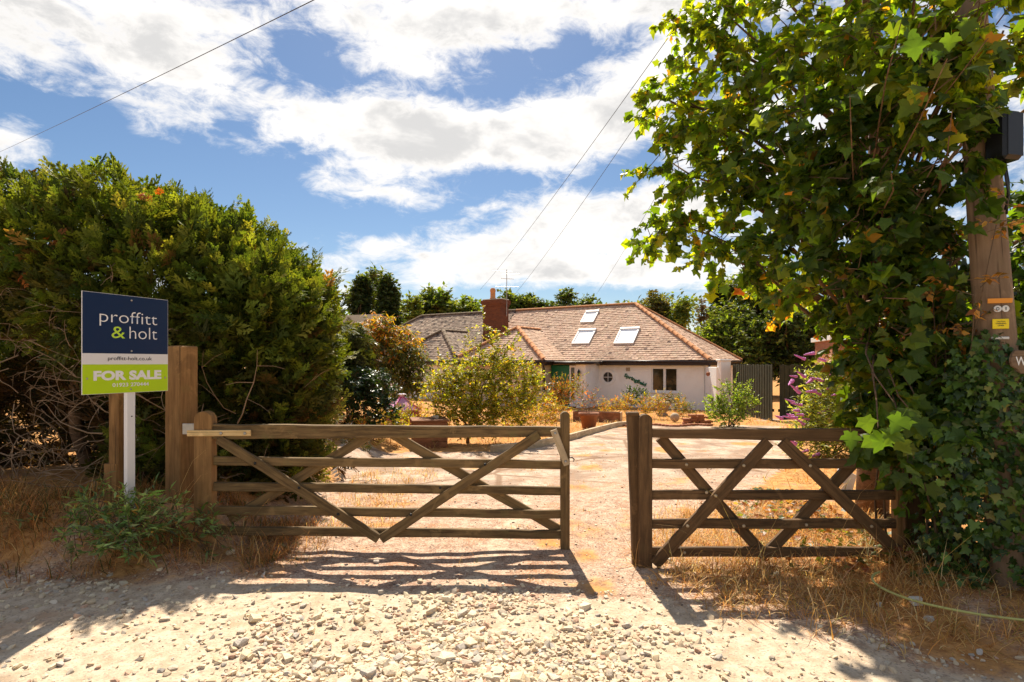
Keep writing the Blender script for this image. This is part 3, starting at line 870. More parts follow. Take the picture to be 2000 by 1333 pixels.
def round_window():
    c = (-4.94, .94); w = link('round_window', None, BUNGALOW, HOUSE_M)
    def ring(r0, r1, y0, y1, nm, mat):
        n = 36; V = []; Fc = []
        for r, y in ((r0, y0), (r1, y0), (r1, y1), (r0, y1)):
            for j in range(n):
                a = 6.28318*j/n; V.append((c[0]+r*math.cos(a), y, c[1]+r*math.sin(a)))
        for i in range(4):
            for j in range(n): Fc.append((i*n+j, i*n+(j+1) % n, ((i+1) % 4)*n+(j+1) % n, ((i+1) % 4)*n+j))
        link(nm, pymesh(nm, V, Fc, mat, False), w)
    ring(.31, .42, -.045, .0, 'surround', M_WALL); ring(.265, .312, -.030, .0, 'window_frame', M_UPVC)
    n = 32; V = [(c[0]+.27*math.cos(6.28318*j/n), -.008, c[1]+.27*math.sin(6.28318*j/n)) for j in range(n)]
    link('pane', pymesh('pane', V, [tuple(range(n))], M_GLASS), w)
    MB().box((c[0]-.013, -.022, c[1]-.268), (c[0]+.013, -.010, c[1]+.268)).box((c[0]-.268, -.0225, c[1]-.013), (c[0]-.014, -.010, c[1]+.013)).box((c[0]+.014, -.0225, c[1]-.013), (c[0]+.268, -.010, c[1]+.013)).build('glazing_bar', M_UPVC, w)


round_window()


def skylight(u0, u1, v0, v1):
    """roof window lying in the main slope"""
    z = lambda v: ZE+T40*(v+.35)
    ex = Vector((1, 0, 0)); ey = Vector((0, 1, T40)).normalized(); ez = ex.cross(ey)
    L = math.hypot(v1-v0, z(v1)-z(v0)); W = u1-u0
    M = Matrix.Identity(4)
    for k in range(3): M[k][0] = ex[k]; M[k][1] = ey[k]; M[k][2] = ez[k]
    M[0][3], M[1][3], M[2][3] = u0, v0, z(v0)
    w = link('roof_window', None, ROOF, HOUSE_M @ M)
    mb = MB()
    for a, b in (((-.06, -.06, -.02), (W+.06, .035, .075)), ((-.06, L-.05, -.02), (W+.06, L+.09, .11)), ((-.06, .036, -.02), (.035, L-.051, .078)), ((W-.035, .036, -.02), (W+.06, L-.051, .078))): mb.box(a, b, .006)
    mb.build('frame', M_UPVC if True else None, w)
    MB().box((.036, .036, .0), (W-.036, L-.051, .055)).build('pane', M_BLIND, w)


skylight(-7.56, -6.83, 2.30, 3.06); skylight(-7.37, -6.40, .74, 1.66); skylight(-4.84, -3.84, .70, 1.66)


def porch():
    p = link('porch', None, BUNGALOW, HOUSE_M)
    V0 = -1.75
    mb = MB(); mb.box((-5.62, V0, -.8), (-5.45, 0, 1.60)).box((-5.98, V0, -.8), (-5.621, V0+.16, 1.60)).build('porch_wall', M_WALL, p)
    MB().box((-5.455, V0-.02, -.8), (-5.42, -.036, -.25)).build('plinth', M_WALL, p)
    MB().box((-7.49, V0-.22, 1.605), (-5.25, -.37, 1.80), .02).build('porch_roof', M_STONEPOT, p)
    mb = MB(); mb.tube([(-7.45, V0-.30, 1.70), (-6.3, V0-.33, 1.69), (-5.3, V0-.28, 1.70), (-5.12, V0-.05, 1.70), (-5.12, -.45, 1.72)], .075, 8); mb.build('gutter', M_FASCIA, p, True)
    d = link('door', None, BUNGALOW, HOUSE_M)
    MB().box((-7.42, V0+.02, -.55), (-6.36, V0+.07, 1.56), .008).build('door_panel', M_GREEN, d)
    MB().tube([(-6.45, V0-.03, .45), (-6.45, V0-.03, .60)], .012, 6).build('door_handle', M_METAL, d)
    mb = MB()
    for a, b in (((-6.35, V0, -.55), (-6.27, V0+.10, 1.56)), ((-6.06, V0, -.55), (-5.985, V0+.10, 1.56)), ((-6.269, V0, 1.46), (-6.061, V0+.10, 1.56)), ((-6.269, V0, -.55), (-6.061, V0+.10, -.20))): mb.box(a, b)
    w = link('side_light', None, BUNGALOW, HOUSE_M); mb.build('window_frame', M_UPVC, w)
    MB().box((-6.268, V0+.05, -.20), (-6.062, V0+.06, 1.459)).build('pane', M_GLASS, w)
    l = link('lantern', None, BUNGALOW, HOUSE_M)
    MB().lathe([(.02, 0), (.05, .04), (.085, .26), (.10, .28), (.03, .38), (.012, .44)], 6, (-5.75, V0-.14, .95)).build('lantern_cage', M_BLACK, l)
    MB().tube([(-5.75, V0, .82), (-5.75, V0-.12, .80), (-5.75, V0-.14, .95)], .015, 6).build('bracket', M_BLACK, l)


porch()
MB().box((-3.95, -.02, 1.26), (-3.73, .0, 1.45)).box((-3.92, -.028, 1.30), (-3.76, -.0201, 1.335)).build('air_vent', M_STONEPOT, BUNGALOW)


def text_me(body, mat, w=None, h=None, offset=0.0, extrude=.002, shear=0.0):
    """lettering as a flat mesh in x,z (facing -y), origin at its lower left"""
    cu = bpy.data.curves.new('t', 'FONT'); cu.body = body; cu.size = 1.0; cu.offset = offset; cu.shear = shear; cu.resolution_u = 4
    ob = bpy.data.objects.new('t', cu); COL.objects.link(ob); bpy.context.view_layer.update()
    dg = bpy.context.evaluated_depsgraph_get(); me = bpy.data.meshes.new_from_object(ob.evaluated_get(dg))
    bpy.data.objects.remove(ob)
    n = len(me.vertices); V = np.zeros(n*3, np.float32); me.vertices.foreach_get('co', V); V = V.reshape(-1, 3)
    lo = V.min(0); hi = V.max(0); sx = w/(hi[0]-lo[0]) if w else None; sy = h/(hi[1]-lo[1]) if h else None
    sx = sx or sy; sy = sy or sx
    W = np.stack([(V[:, 0]-lo[0])*sx, np.zeros(n), (V[:, 1]-lo[1])*sy], -1).astype(np.float32)
    me.vertices.foreach_set('co', W.ravel()); me.materials.clear(); me.materials.append(mat); me.update(); return me


def house_name():
    a = math.radians(-24)
    M = HOUSE_M @ Matrix.Translation((-4.08, -.03, .93)) @ Matrix.Rotation(-a, 4, 'Y')
    o = link('house_name', text_me('Springfield', M_GREEN, w=1.25, h=.26, offset=.03), None, M, label='green lettering slanting down the white wall beside the round window', cat='lettering')
    so_ = o.modifiers.new('depth', 'SOLIDIFY'); so_.thickness = .025; so_.offset = 0


house_name()


def chimney():
    c = link('chimney', None, BUNGALOW, HOUSE_M)
    u0, u1, v0, v1 = -13.78, -12.42, 1.1, 1.95
    MB().box((u0, v0, 2.4), (u1, v1, 5.22)).build('stack', M_BRICKD, c)
    mb = MB(); mb.box((u0-.05, v0-.05, 5.22), (u1+.05, v1+.05, 5.36)).box((u0-.10, v0-.10, 5.361), (u1+.10, v1+.10, 5.60)).build('corbel', M_BRICKD, c)
    MB().box((u0-.04, v0-.04, 5.601), (u1+.04, v1+.04, 5.68), .03).build('flaunching', M_STONEPOT, c)
    MB().lathe([(.19, 0), (.20, .10), (.165, .14), (.16, .50), (.185, .54), (.18, .62), (.13, .72), (.10, .74)], 16, (-13.3, 1.5, 5.66)).build('chimney_pot', M_RIDGE, c, True)


chimney()


def aerial():
    b = HOUSE_M @ Vector((-12.33, 1.6, 4.6)); e = empty('television_aerial', b, 'thin television aerial on a mast beside the chimney', 'aerial')
    X = lambda p: b+Vector(p)
    MB().tube([X((0, 0, 0)), X((0, 0, 2.9))], .022, 6).build('mast', M_METAL, e, M=Matrix.Identity(4))
    mb = MB(); mb.tube([X((-.35, 0, 2.35)), X((.45, .3, 2.35))], .014, 4)
    for i in range(7): mb.tube([X((-.3+.1*i, -.22+.04*i, 2.35)), X((-.34+.1*i, .2+.04*i, 2.35))], .008, 4)
    mb.build('yagi_array', M_METAL, e, M=Matrix.Identity(4))
    mb = MB(); mb.tube([X((-.85, .1, 2.85)), X((.35, .1, 2.78))], .012, 4); mb.tube([X((-.7, .1, 1.85)), X((.75, .1, 1.85))], .012, 4); mb.tube([X((-.3, .1, 2.62)), X((.8, .1, 2.66))], .012, 4)
    mb.build('dipole', M_METAL, e, M=Matrix.Identity(4))


aerial()


def side_structures():
    # white garden wall and pillar beside the house, with an outside lamp
    p = at(1414, 709, 25.3); e = empty('garden_wall', (p.x, p.y, -.6), 'white rendered pillar and low wall joining bungalow to dark gates', 'wall')
    x, y = p.x, p.y
    MB().box((x-.22, y-.22, -.8), (x+.22, y+.22, 1.78), .015).build('pillar', M_WALL, e, M=Matrix.Identity(4))
    MB().box((x-.27, y-.27, 1.781), (x+.27, y+.27, 1.86), .015).build('pillar_cap', M_WALL, e, M=Matrix.Identity(4))
    q = HOUSE_M @ Vector((.05, .15, 0))
    plank('wall_panel', (q.x, q.y, .35), (x-.2, y+.1, .35), 2.3, .2, M_WALL, e, face=(.9, .4, 0), ch=.01)
    MB().lathe([(.03, 0), (.09, .05), (.09, .16), (.03, .2)], 10, (x-.62, y+.25, 1.1)).build('lamp', M_TERRA, e, M=Matrix.Identity(4))
    # two leaves of a tall boarded gate
    def leaf(a, b, label, top):
        a = Vector(a); b = Vector(b); d = b-a; L = d.length; n = int(L/.135); nrm = Vector((-d.y, d.x, 0)).normalized()
        g = empty('boarded_gate', (a.x, a.y, -.5), label, 'gate', 'tall dark boarded gates')
        for i in range(n):
            m = a+d*((i+.5)/n); zb = float(gz(m.x, m.y))+.05; off = nrm*(.006 if i % 2 else -.006)
            plank('board', (m.x+off.x, m.y+off.y, zb), (m.x+off.x, m.y+off.y, top+.02*math.sin(i*1.7)), L/n*1.03, .02, M_FENCE, g, face=nrm, seed=i+int(a.x*10))
        for zz in (.0, 1.3):
            plank('rail', a+nrm*.035+Vector((0, 0, zz)), b+nrm*.035+Vector((0, 0, zz)), .10, .05, M_FENCE, g, face=nrm, seed=99)
    leaf((9.75, 25.1, 0), (9.30, 20.3, 0), 'dark boarded gate leaf nearest the bungalow, behind the pale green shrub', 1.63)
    leaf((9.50, 20.2, 0), (13.9, 22.6, 0), 'dark boarded gate leaf behind the pink butterfly bush', 1.62)
    # brick outbuilding
    c = at(1625, 709, 29); e = link('brick_outbuilding', None, None, Matrix.Translation((c.x, c.y, -.6)) @ Matrix.Rotation(math.radians(-15), 4, 'Z'), label='small orange brick outbuilding with flat white-edged roof behind the gates', cat='building')
    MB().box((0, 0, -.3), (5.5, 3.4, 3.45)).build('wall', M_BRICKR, e)
    MB().box((-.15, -.25, 3.451), (5.8, 3.7, 3.70), .02).build('roof', M_UPVC, e)
    w = link('window', None, e); MB().box((.9, -.02, 1.6), (2.4, .02, 2.9), .01).build('window_frame', M_UPVC, w); MB().box((1.0, -.035, 1.7), (2.3, -.021, 2.8)).build('pane', M_GLASS, w)
    MB().box((-.28, -.62, -.3), (.10, -.25, 2.35)).build('pier', M_WALL, e)


side_structures()

# ------------------------------------------------------------------ gates
def gate_plane(Y): return lambda x, y, dy=0.0: Vector(((x-1000)*Y/F, Y+dy, CH+(HZ-y)*Y/F))


def round_post(name, x0, x1, ytop, ybot, Y, t, mat, parent, seed=0):
    """upright with a rounded head, photo columns x0..x1"""
    g = gate_plane(Y); a = g(x0, ybot); b = g(x1, ytop); w = b.x-a.x; h = b.z-a.z; r = w/2; rg = random.Random(seed)
    out = [(-h, -r), (-h, r)] if False else None
    pts = [(-r, 0), (-r, h-r*.9)]+[(-r*math.cos(math.pi*i/8), h-r*.9+r*.9*math.sin(math.pi*i/8)) for i in range(1, 8)]+[(r, h-r*.9), (r, 0)]
    mb = MB(); mb.prism([(z, -x) for x, z in pts], -t/2, t/2, .006)      # local x runs up the post (grain)
    return link(name, pymesh(name, mb.V, mb.F, mat), parent, frame((0, 0, 1), (0, 1, 0), ((a.x+b.x)/2, Y, a.z)))


def bolt(p, parent, mat):
    M = Matrix.Translation(p) @ Matrix.Rotation(math.radians(90), 4, 'X')
    MB().lathe([(.013, -.004), (.013, .004), (.008, .009)], 8).build('bolt', mat, parent, True, M)


def left_gate():
    Y = 5.2; g = gate_plane(Y)
    e = empty('five_bar_gate', g(400, 1075), 'long five-bar timber gate on the left, hung from the tall post', 'gate', 'pair of timber field gates')
    round_post('hanging_stile', 384, 419, 803, 1042, Y, .10, M_POST, e, 3)
    round_post('latch_stile', 1094.5, 1112, 804, 1073, Y, .09, M_GATE, e, 4)
    def rail(nm, xl, yl, xr, yr, w0, w1, mat, seed, dy=0, t=.045): plank(nm, g(xl, yl, dy), g(xr, yr, dy), w0, w1=w1, t=t, mat=mat, parent=e, seed=seed, wob=.004)
    rail('top_rail', 416, 843, 1096, 843, .135, .088, M_GATE, 1, t=.075)
    for i, (yl, yr) in enumerate(((900, 908), (950, 959), (996, 1005), (1036, 1044))): rail('bar', 416, yl, 1096, yr, .078, .078, M_GATE, 10+i)
    dF, dB = -.047, .047
    for i, (x0, y0, x1, y1, dy, w) in enumerate(((432, 856, 742, 1050, dF, .085), (747, 1050, 1052, 848, dF, .085), (445, 1018, 722, 850, dB, .085), (765, 850, 1096, 1040, dB, .085))):
        rail('brace', x0, y0, x1, y1, w, w, M_GATE, 30+i, dy, .042)
    plank('hinge_strap', g(374, 845, -.065), g(496, 844.5, -.065), .055, .016, M_PALE, e, seed=7, wob=.001)
    for x in (440, 486): bolt(g(x, 845, -.078), e, M_METAL)
    plank('latch_board', g(1080, 838, -.075), g(1106, 906, -.075), .062, .022, M_SILVER, e, seed=8, wob=.001)
    for x, y in ((1083, 845), (1103, 899)): bolt(g(x, y, -.090), e, M_METAL)
    mb = MB(); mb.tube([g(1110, 893, -.02), g(1117, 893, -.03), g(1121, 897, -.03), g(1119, 901, -.03)], .006, 6); mb.build('latch_hook', M_BLACK, e, True, Matrix.Identity(4))
    for x, y in ((505, 903), (590, 950), (862, 950), (948, 905), (665, 1001), (805, 1002)): bolt(g(x, y, -.071), e, M_BLACK)


left_gate()


def right_gate():
    Y = 4.75; g = gate_plane(Y)
    e = empty('five_bar_gate', g(1260, 1110), 'shorter dark five-bar timber gate on the right, half hidden by ivy', 'gate', 'pair of timber field gates')
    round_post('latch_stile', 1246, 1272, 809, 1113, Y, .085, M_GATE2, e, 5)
    plank('hanging_stile', g(1753, 1100, .0), g(1750, 830, .0), .05, .085, M_POST, e, seed=3)
    def rail(nm, xl, yl, xr, yr, w0, w1, mat, seed, dy=0, t=.045): plank(nm, g(xl, yl, dy), g(xr, yr, dy), w0, w1=w1, t=t, mat=mat, parent=e, seed=seed, wob=.003)
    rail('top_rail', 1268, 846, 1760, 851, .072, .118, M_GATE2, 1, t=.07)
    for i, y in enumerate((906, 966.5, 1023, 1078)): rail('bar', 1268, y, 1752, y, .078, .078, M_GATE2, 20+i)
    dF, dB = -.047, .047
    for i, (x0, y0, x1, y1, dy, w) in enumerate(((1275, 1099, 1496, 862, dF, .095), (1292, 856, 1502, 1093, dB, .09), (1522, 862, 1768, 1096, dF, .095), (1508, 1078, 1716, 862, dB, .09))):
        rail('brace', x0, y0, x1, y1, w, w, M_GATE2, 40+i, dy, .042)
    plank('hinge_strap', g(1648, 851.5, -.06), g(1752, 852, -.06), .055, .016, M_POST, e, seed=9, wob=.001)
    for x, y in ((1339, 907), (1446, 907), (1574, 907), (1378, 961), (1392, 965), (1338, 1023), (1446, 1023), (1572, 1024), (1692, 1024), (1335, 1078), (1290, 1081)): bolt(g(x, y, -.071 if x in (1392, 1446, 1574, 1692, 1338) else -.026), e, M_SILVER)


right_gate()
# the slim post the two gates close on, and the posts they hang from
g475 = gate_plane(4.80)
e = empty('gate_stop_post', g475(1240, 1105), 'slim dark post standing against the right gate where the gates meet', 'post')
plank('post', g475(1247, 1112), g475(1236, 812), .10, .07, M_GATE2, e, seed=71)
MB().box((-.055, -.05, 0), (.045, .04, .03), .006).build('post_cap', M_GATE2, e, M=Matrix.Translation(g475(1236, 812)))
pg = at(362, 1045, 5.42); e = empty('gate_post', (pg.x, pg.y, .1), 'tall square brown timber post that carries the left gate', 'post')
Mp = Matrix.Translation((pg.x-.035, 5.42, 0)) @ Matrix.Rotation(math.radians(-20), 4, 'Z')
mb = MB(); mb.box((-.3, -.1, -.1), (1.86, .1, .1), .012)
link('post', pymesh('post', mb.V, mb.F, M_POST), e, Mp @ frame((0, 0, 1), (0, 1, 0), (0, 0, 0)))
g54 = gate_plane(5.27)
MB().box((-.055, -.012, -.05), (.055, .004, .05), .003).build('hinge_plate', M_METAL, e, M=Matrix.Translation(g54(369, 838)))
g6 = gate_plane(4.9)
e = empty('gate_post', g6(1775, 1100), 'dark square post beside the ivy that carries the right gate', 'post')
plank('post', g6(1776, 1135), g6(1772, 800), .15, .15, M_GATE2, e, seed=72)
g51 = gate_plane(5.12)
e = empty('timber_post', g51(222, 1030), 'short brown timber post behind the white sign pole', 'post')
plank('post', g51(228, 1050), g51(227, 690), .09, .075, M_POST, e, seed=73)
plank('post_sleeve', g51(222, 1050, -.02), g51(222, 905, -.02), .115, .06, M_POST, e, seed=74)


# ------------------------------------------------------------------ estate agent's board
def sale_board():
    TL, TR = at(160, 568, 4.4), at(328, 580, 5.07); BL = at(160, 772, 4.4)
    ex = Vector((TR.x-TL.x, TR.y-TL.y, 0)); Wd = ex.length; ex.normalize(); Hh = TL.z-BL.z
    nrm = Vector((ex.y, -ex.x, 0))            # faces the lane
    M = Matrix.Identity(4); ey = -nrm
    for k in range(3): M[k][0] = ex[k]; M[k][1] = ey[k]; M[k][2] = (0, 0, 1)[k]; M[k][3] = BL[k]
    base = M @ Vector((Wd*.545, .03, 0)); gzb = float(gz(base.x, base.y))
    e = empty('sale_board', (base.x, base.y, gzb), 'blue, white and lime FOR SALE board on a white pole', 'sign')
    mk = lambda n, c, r=.35: m_plain(n, c, r, .04, 3.0, .4)
    NAVY, WHT, LIME, TXT, LTXT = mk('board_navy', (.006, .022, .075)), mk('board_white', (.74, .72, .72)), mk('board_lime', (.46, .66, .012)), mk('ink_dark', (.03, .03, .04)), mk('ink_lime', (.52, .74, .06))
    LW = mk('ink_white', (.82, .80, .80))
    b1, b2 = Hh*(1-.598), Hh*(1-.707)
    MB().box((0, .0, 0), (Wd, .006, Hh)).build('backing', WHT, e, M=M)
    MB().box((.003, -.0015, b1), (Wd-.003, -.0001, Hh-.003)).build('navy_panel', NAVY, e, M=M)
    MB().box((.003, -.0015, b2), (Wd-.003, -.0001, b1-.0005)).build('white_panel', WHT, e, M=M)
    MB().box((.003, -.0015, .003), (Wd-.003, -.0001, b2-.0005)).build('lime_panel', LIME, e, M=M)
    def txt(body, x0, x1, yb, yt, mat, off=0.0):
        me = text_me(body, mat, w=(x1-x0)*Wd, h=(yb-yt)*Hh, offset=off)
        link('lettering', me, e, M @ Matrix.Translation((x0*Wd, -.0030, Hh*(1-yb))))
    txt('proffitt', .18, .855, .325, .165, LW, -.012); txt('&', .31, .465, .443, .325, LTXT, 0.0); txt('holt', .515, .855, .442, .318, LW, -.012)
    txt('proffitt-holt.co.uk', .27, .79, .677, .628, TXT, 0.008); txt('FOR SALE', .115, .91, .868, .770, LW, .05); txt('01923 270444', .32, .75, .935, .896, LW, .02)
    for x, y in ((.54, .045), (.54, .57), (.05, .845), (.96, .855), (.53, .965)):
        MB().lathe([(.008, 0), (.008, .003), (.004, .005)], 8).build('screw', M_METAL, e, True, M @ Matrix.Translation((x*Wd, -.0016, Hh*(1-y))) @ Matrix.Rotation(math.radians(90), 4, 'X'))
    mb = MB(); mb.box((Wd*.545-.036, .0065, gzb-BL.z-.2), (Wd*.545+.036, .048, Hh-.02), .004); mb.build('pole', WHT, e, M=M)
    for zz in (-.2, -.85): MB().lathe([(.006, 0), (.006, .003)], 8).build('nail_hole', M_BLACK, e, True, M @ Matrix.Translation((Wd*.55, .0060, zz)) @ Matrix.Rotation(math.radians(90), 4, 'X'))


sale_board()


# ------------------------------------------------------------------ telephone pole, its plates, box, wires, name board
PB, PT = Vector((4.06*(0)+3.66, 4.25, -.3)), None
def pole():
    a = at(1962, 900, 4.2); b = at(1902, 100, 4.35); d = (b-a)/(b.z-a.z)
    p0 = a+d*(-.3-a.z); p1 = a+d*(7.6-a.z)
    e = empty('telephone_pole', p0+d*.3, 'leaning round timber telephone pole rising through the leaves', 'pole')
    L = (p1-p0).length; mb = MB(); n = 22; V = []; Fc = []; sd = 20; rg = random.Random(4)
    for i in range(n+1):
        x = L*i/n; r = .150-.011*x
        for j in range(sd):
            an = 6.28318*j/sd; k = 1+.012*math.sin(3*an+i*.3)+rg.uniform(-.004, .004)
            if j == 13: k *= .93              # drying split
            V.append((x, r*k*math.cos(an), r*k*math.sin(an)))
    for i in range(n):
        for j in range(sd): Fc.append((i*sd+j, (i+1)*sd+j, (i+1)*sd+(j+1) % sd, i*sd+(j+1) % sd))
    Fc.append(tuple(range(sd))); Fc.append(tuple(n*sd+j for j in range(sd-1, -1, -1)))
    link('shaft', pymesh('shaft', V, Fc, M_POLE, True), e, frame(p1-p0, (0, 1, 0), p0))
    mk = lambda n_, c: m_plain(n_, c, .5, .1, 8)
    ORG, WHT, YEL = mk('plate_orange', (.80, .30, .03)), mk('plate_white', (.72, .70, .66)), mk('plate_yellow', (.90, .68, .01))
    def on(px, py):                          # point on the pole's face towards the lane
        z = at(px, py, 4.08).z; c = p0+d*(z-p0.z); r = .150-.011*(z-p0.z)
        x = (px-1000)*(c.y-r)/F; dx = max(-r*.9, min(r*.9, x-c.x)); return Vector((c.x+dx, c.y-math.sqrt(r*r-dx*dx)-.006, z)), math.asin(dx/r)
    def plate(nm, px, py, w, h, mat, ch=.003):
        p, a_ = on(px, py); M = Matrix.Translation(p) @ Matrix.Rotation(a_*.8, 4, 'Z'); MB().box((-w/2, -.003, -h/2), (w/2, .006, h/2), ch).build(nm, mat, e, M=M); return M
    plate('orange_plate', 1954, 586, .150, .036, ORG)
    for q, ch in ((1951, '0'), (1963, '1')):
        p, a_ = on(q, 602); M = Matrix.Translation(p) @ Matrix.Rotation(a_*.8, 4, 'Z'); MB().lathe([(.024, -.003), (.024, .003)], 18).build('number_disc', WHT, e, M=M @ Matrix.Rotation(math.radians(90), 4, 'X'))
        link('lettering', text_me('O' if ch == '0' else 'I', M_BLACK, h=.024, w=(.020 if ch == '0' else .006), offset=.01), e, M @ Matrix.Translation((-.010 if ch == '0' else -.003, -.0045, -.012)))
    M = plate('yellow_plate', 1956, 632, .098, .072, YEL)
    for i, (t, w) in enumerate((('CAUTION', .050), ('OVERHEAD', .062), ('LINES', .036))): link('lettering', text_me(t, M_BLACK, w=w, h=.0095, offset=.02), e, M @ Matrix.Translation((-w/2, -.0045, .012-.0145*i)))
    plate('white_strip', 1956, 660, .105, .018, WHT)
    # black junction box and its cable
    c = at(1965, 268, 4.12); b_ = empty('junction_box', c, 'black plastic junction box fixed to the side of the pole', 'box')
    MB().box((-.085, -.06, -.175), (.085, .10, .175), .022).build('box_body', M_BLACK, b_, M=Matrix.Translation(c) @ Matrix.Rotation(math.radians(12), 4, 'Z'))
    MB().box((-.070, -.068, -.155), (.070, -.0605, .155), .003).build('box_lid', M_BLACK, b_, M=Matrix.Translation(c) @ Matrix.Rotation(math.radians(12), 4, 'Z'))
    mb = MB(); mb.tube([c+Vector((-.02, .0, -.17)), c+Vector((-.0, .0, -.3)), c+Vector((.03, .01, -.42)), c+Vector((.02, .03, -.52))], .009, 6); mb.tube([c+Vector((.01, .02, -.17)), c+Vector((.035, .02, -.32)), c+Vector((.03, .03, -.55))], .008, 6)
    mb.build('cable', M_BLACK, b_, True, Matrix.Identity(4))
    # rustic name board cut off by the frame
    s = at(1972, 706, 4.0); n_ = empty('name_board', s, 'rustic slice of wood with pale lettering nailed to the pole', 'sign')
    out = [(0, 0), (.01, .05), (.035, .078), (.10, .075), (.2, .085), (.33, .078), (.42, .07), (.46, .03), (.44, -.03), (.40, -.075), (.28, -.088), (.16, -.082), (.07, -.088), (.045, -.055), (.012, -.035)]
    mb = MB(); mb.prism(out, -.012, .012, .004); mb.build('board', M_POLE, n_, M=Matrix.Translation(s))
    link('lettering', text_me('Wak', M_UPVC, w=.14, h=.062, offset=.012), n_, Matrix.Translation(s+Vector((.03, -.0145, -.03))))
    top = p0+d*(7.3-p0.z)
    for i, (px, py, Y, sag, lab) in enumerate(((938, 566, 33.0, .25, 'thin black telephone wire running from the pole to the chimney'), (1003, 578, 34.0, .25, 'thin black telephone wire reaching the ridge right of the aerial'), (1165, 575, 32.5, .2, 'thin black telephone wire reaching the middle of the orange roof'), (-60, 324, 26, .1, 'black wire crossing the clouds at upper left above the cypress'))):
        q = at(px, py, Y); pts = []; s0 = top+Vector((.05*(i-1), 0, -.06*i))
        for k in range(25):
            t = k/24; p = s0.lerp(q, t); p.z -= sag*4*t*(1-t); pts.append(p)
        mb = MB(); mb.tube(pts, .006 if i < 3 else [.010-.006*k/24 for k in range(25)], 5); mb.build('overhead_wire', M_BLACK, None, True, label=lab, cat='wire', group='telephone wires from the pole')
    return p0, d


POLE0, POLED = pole()


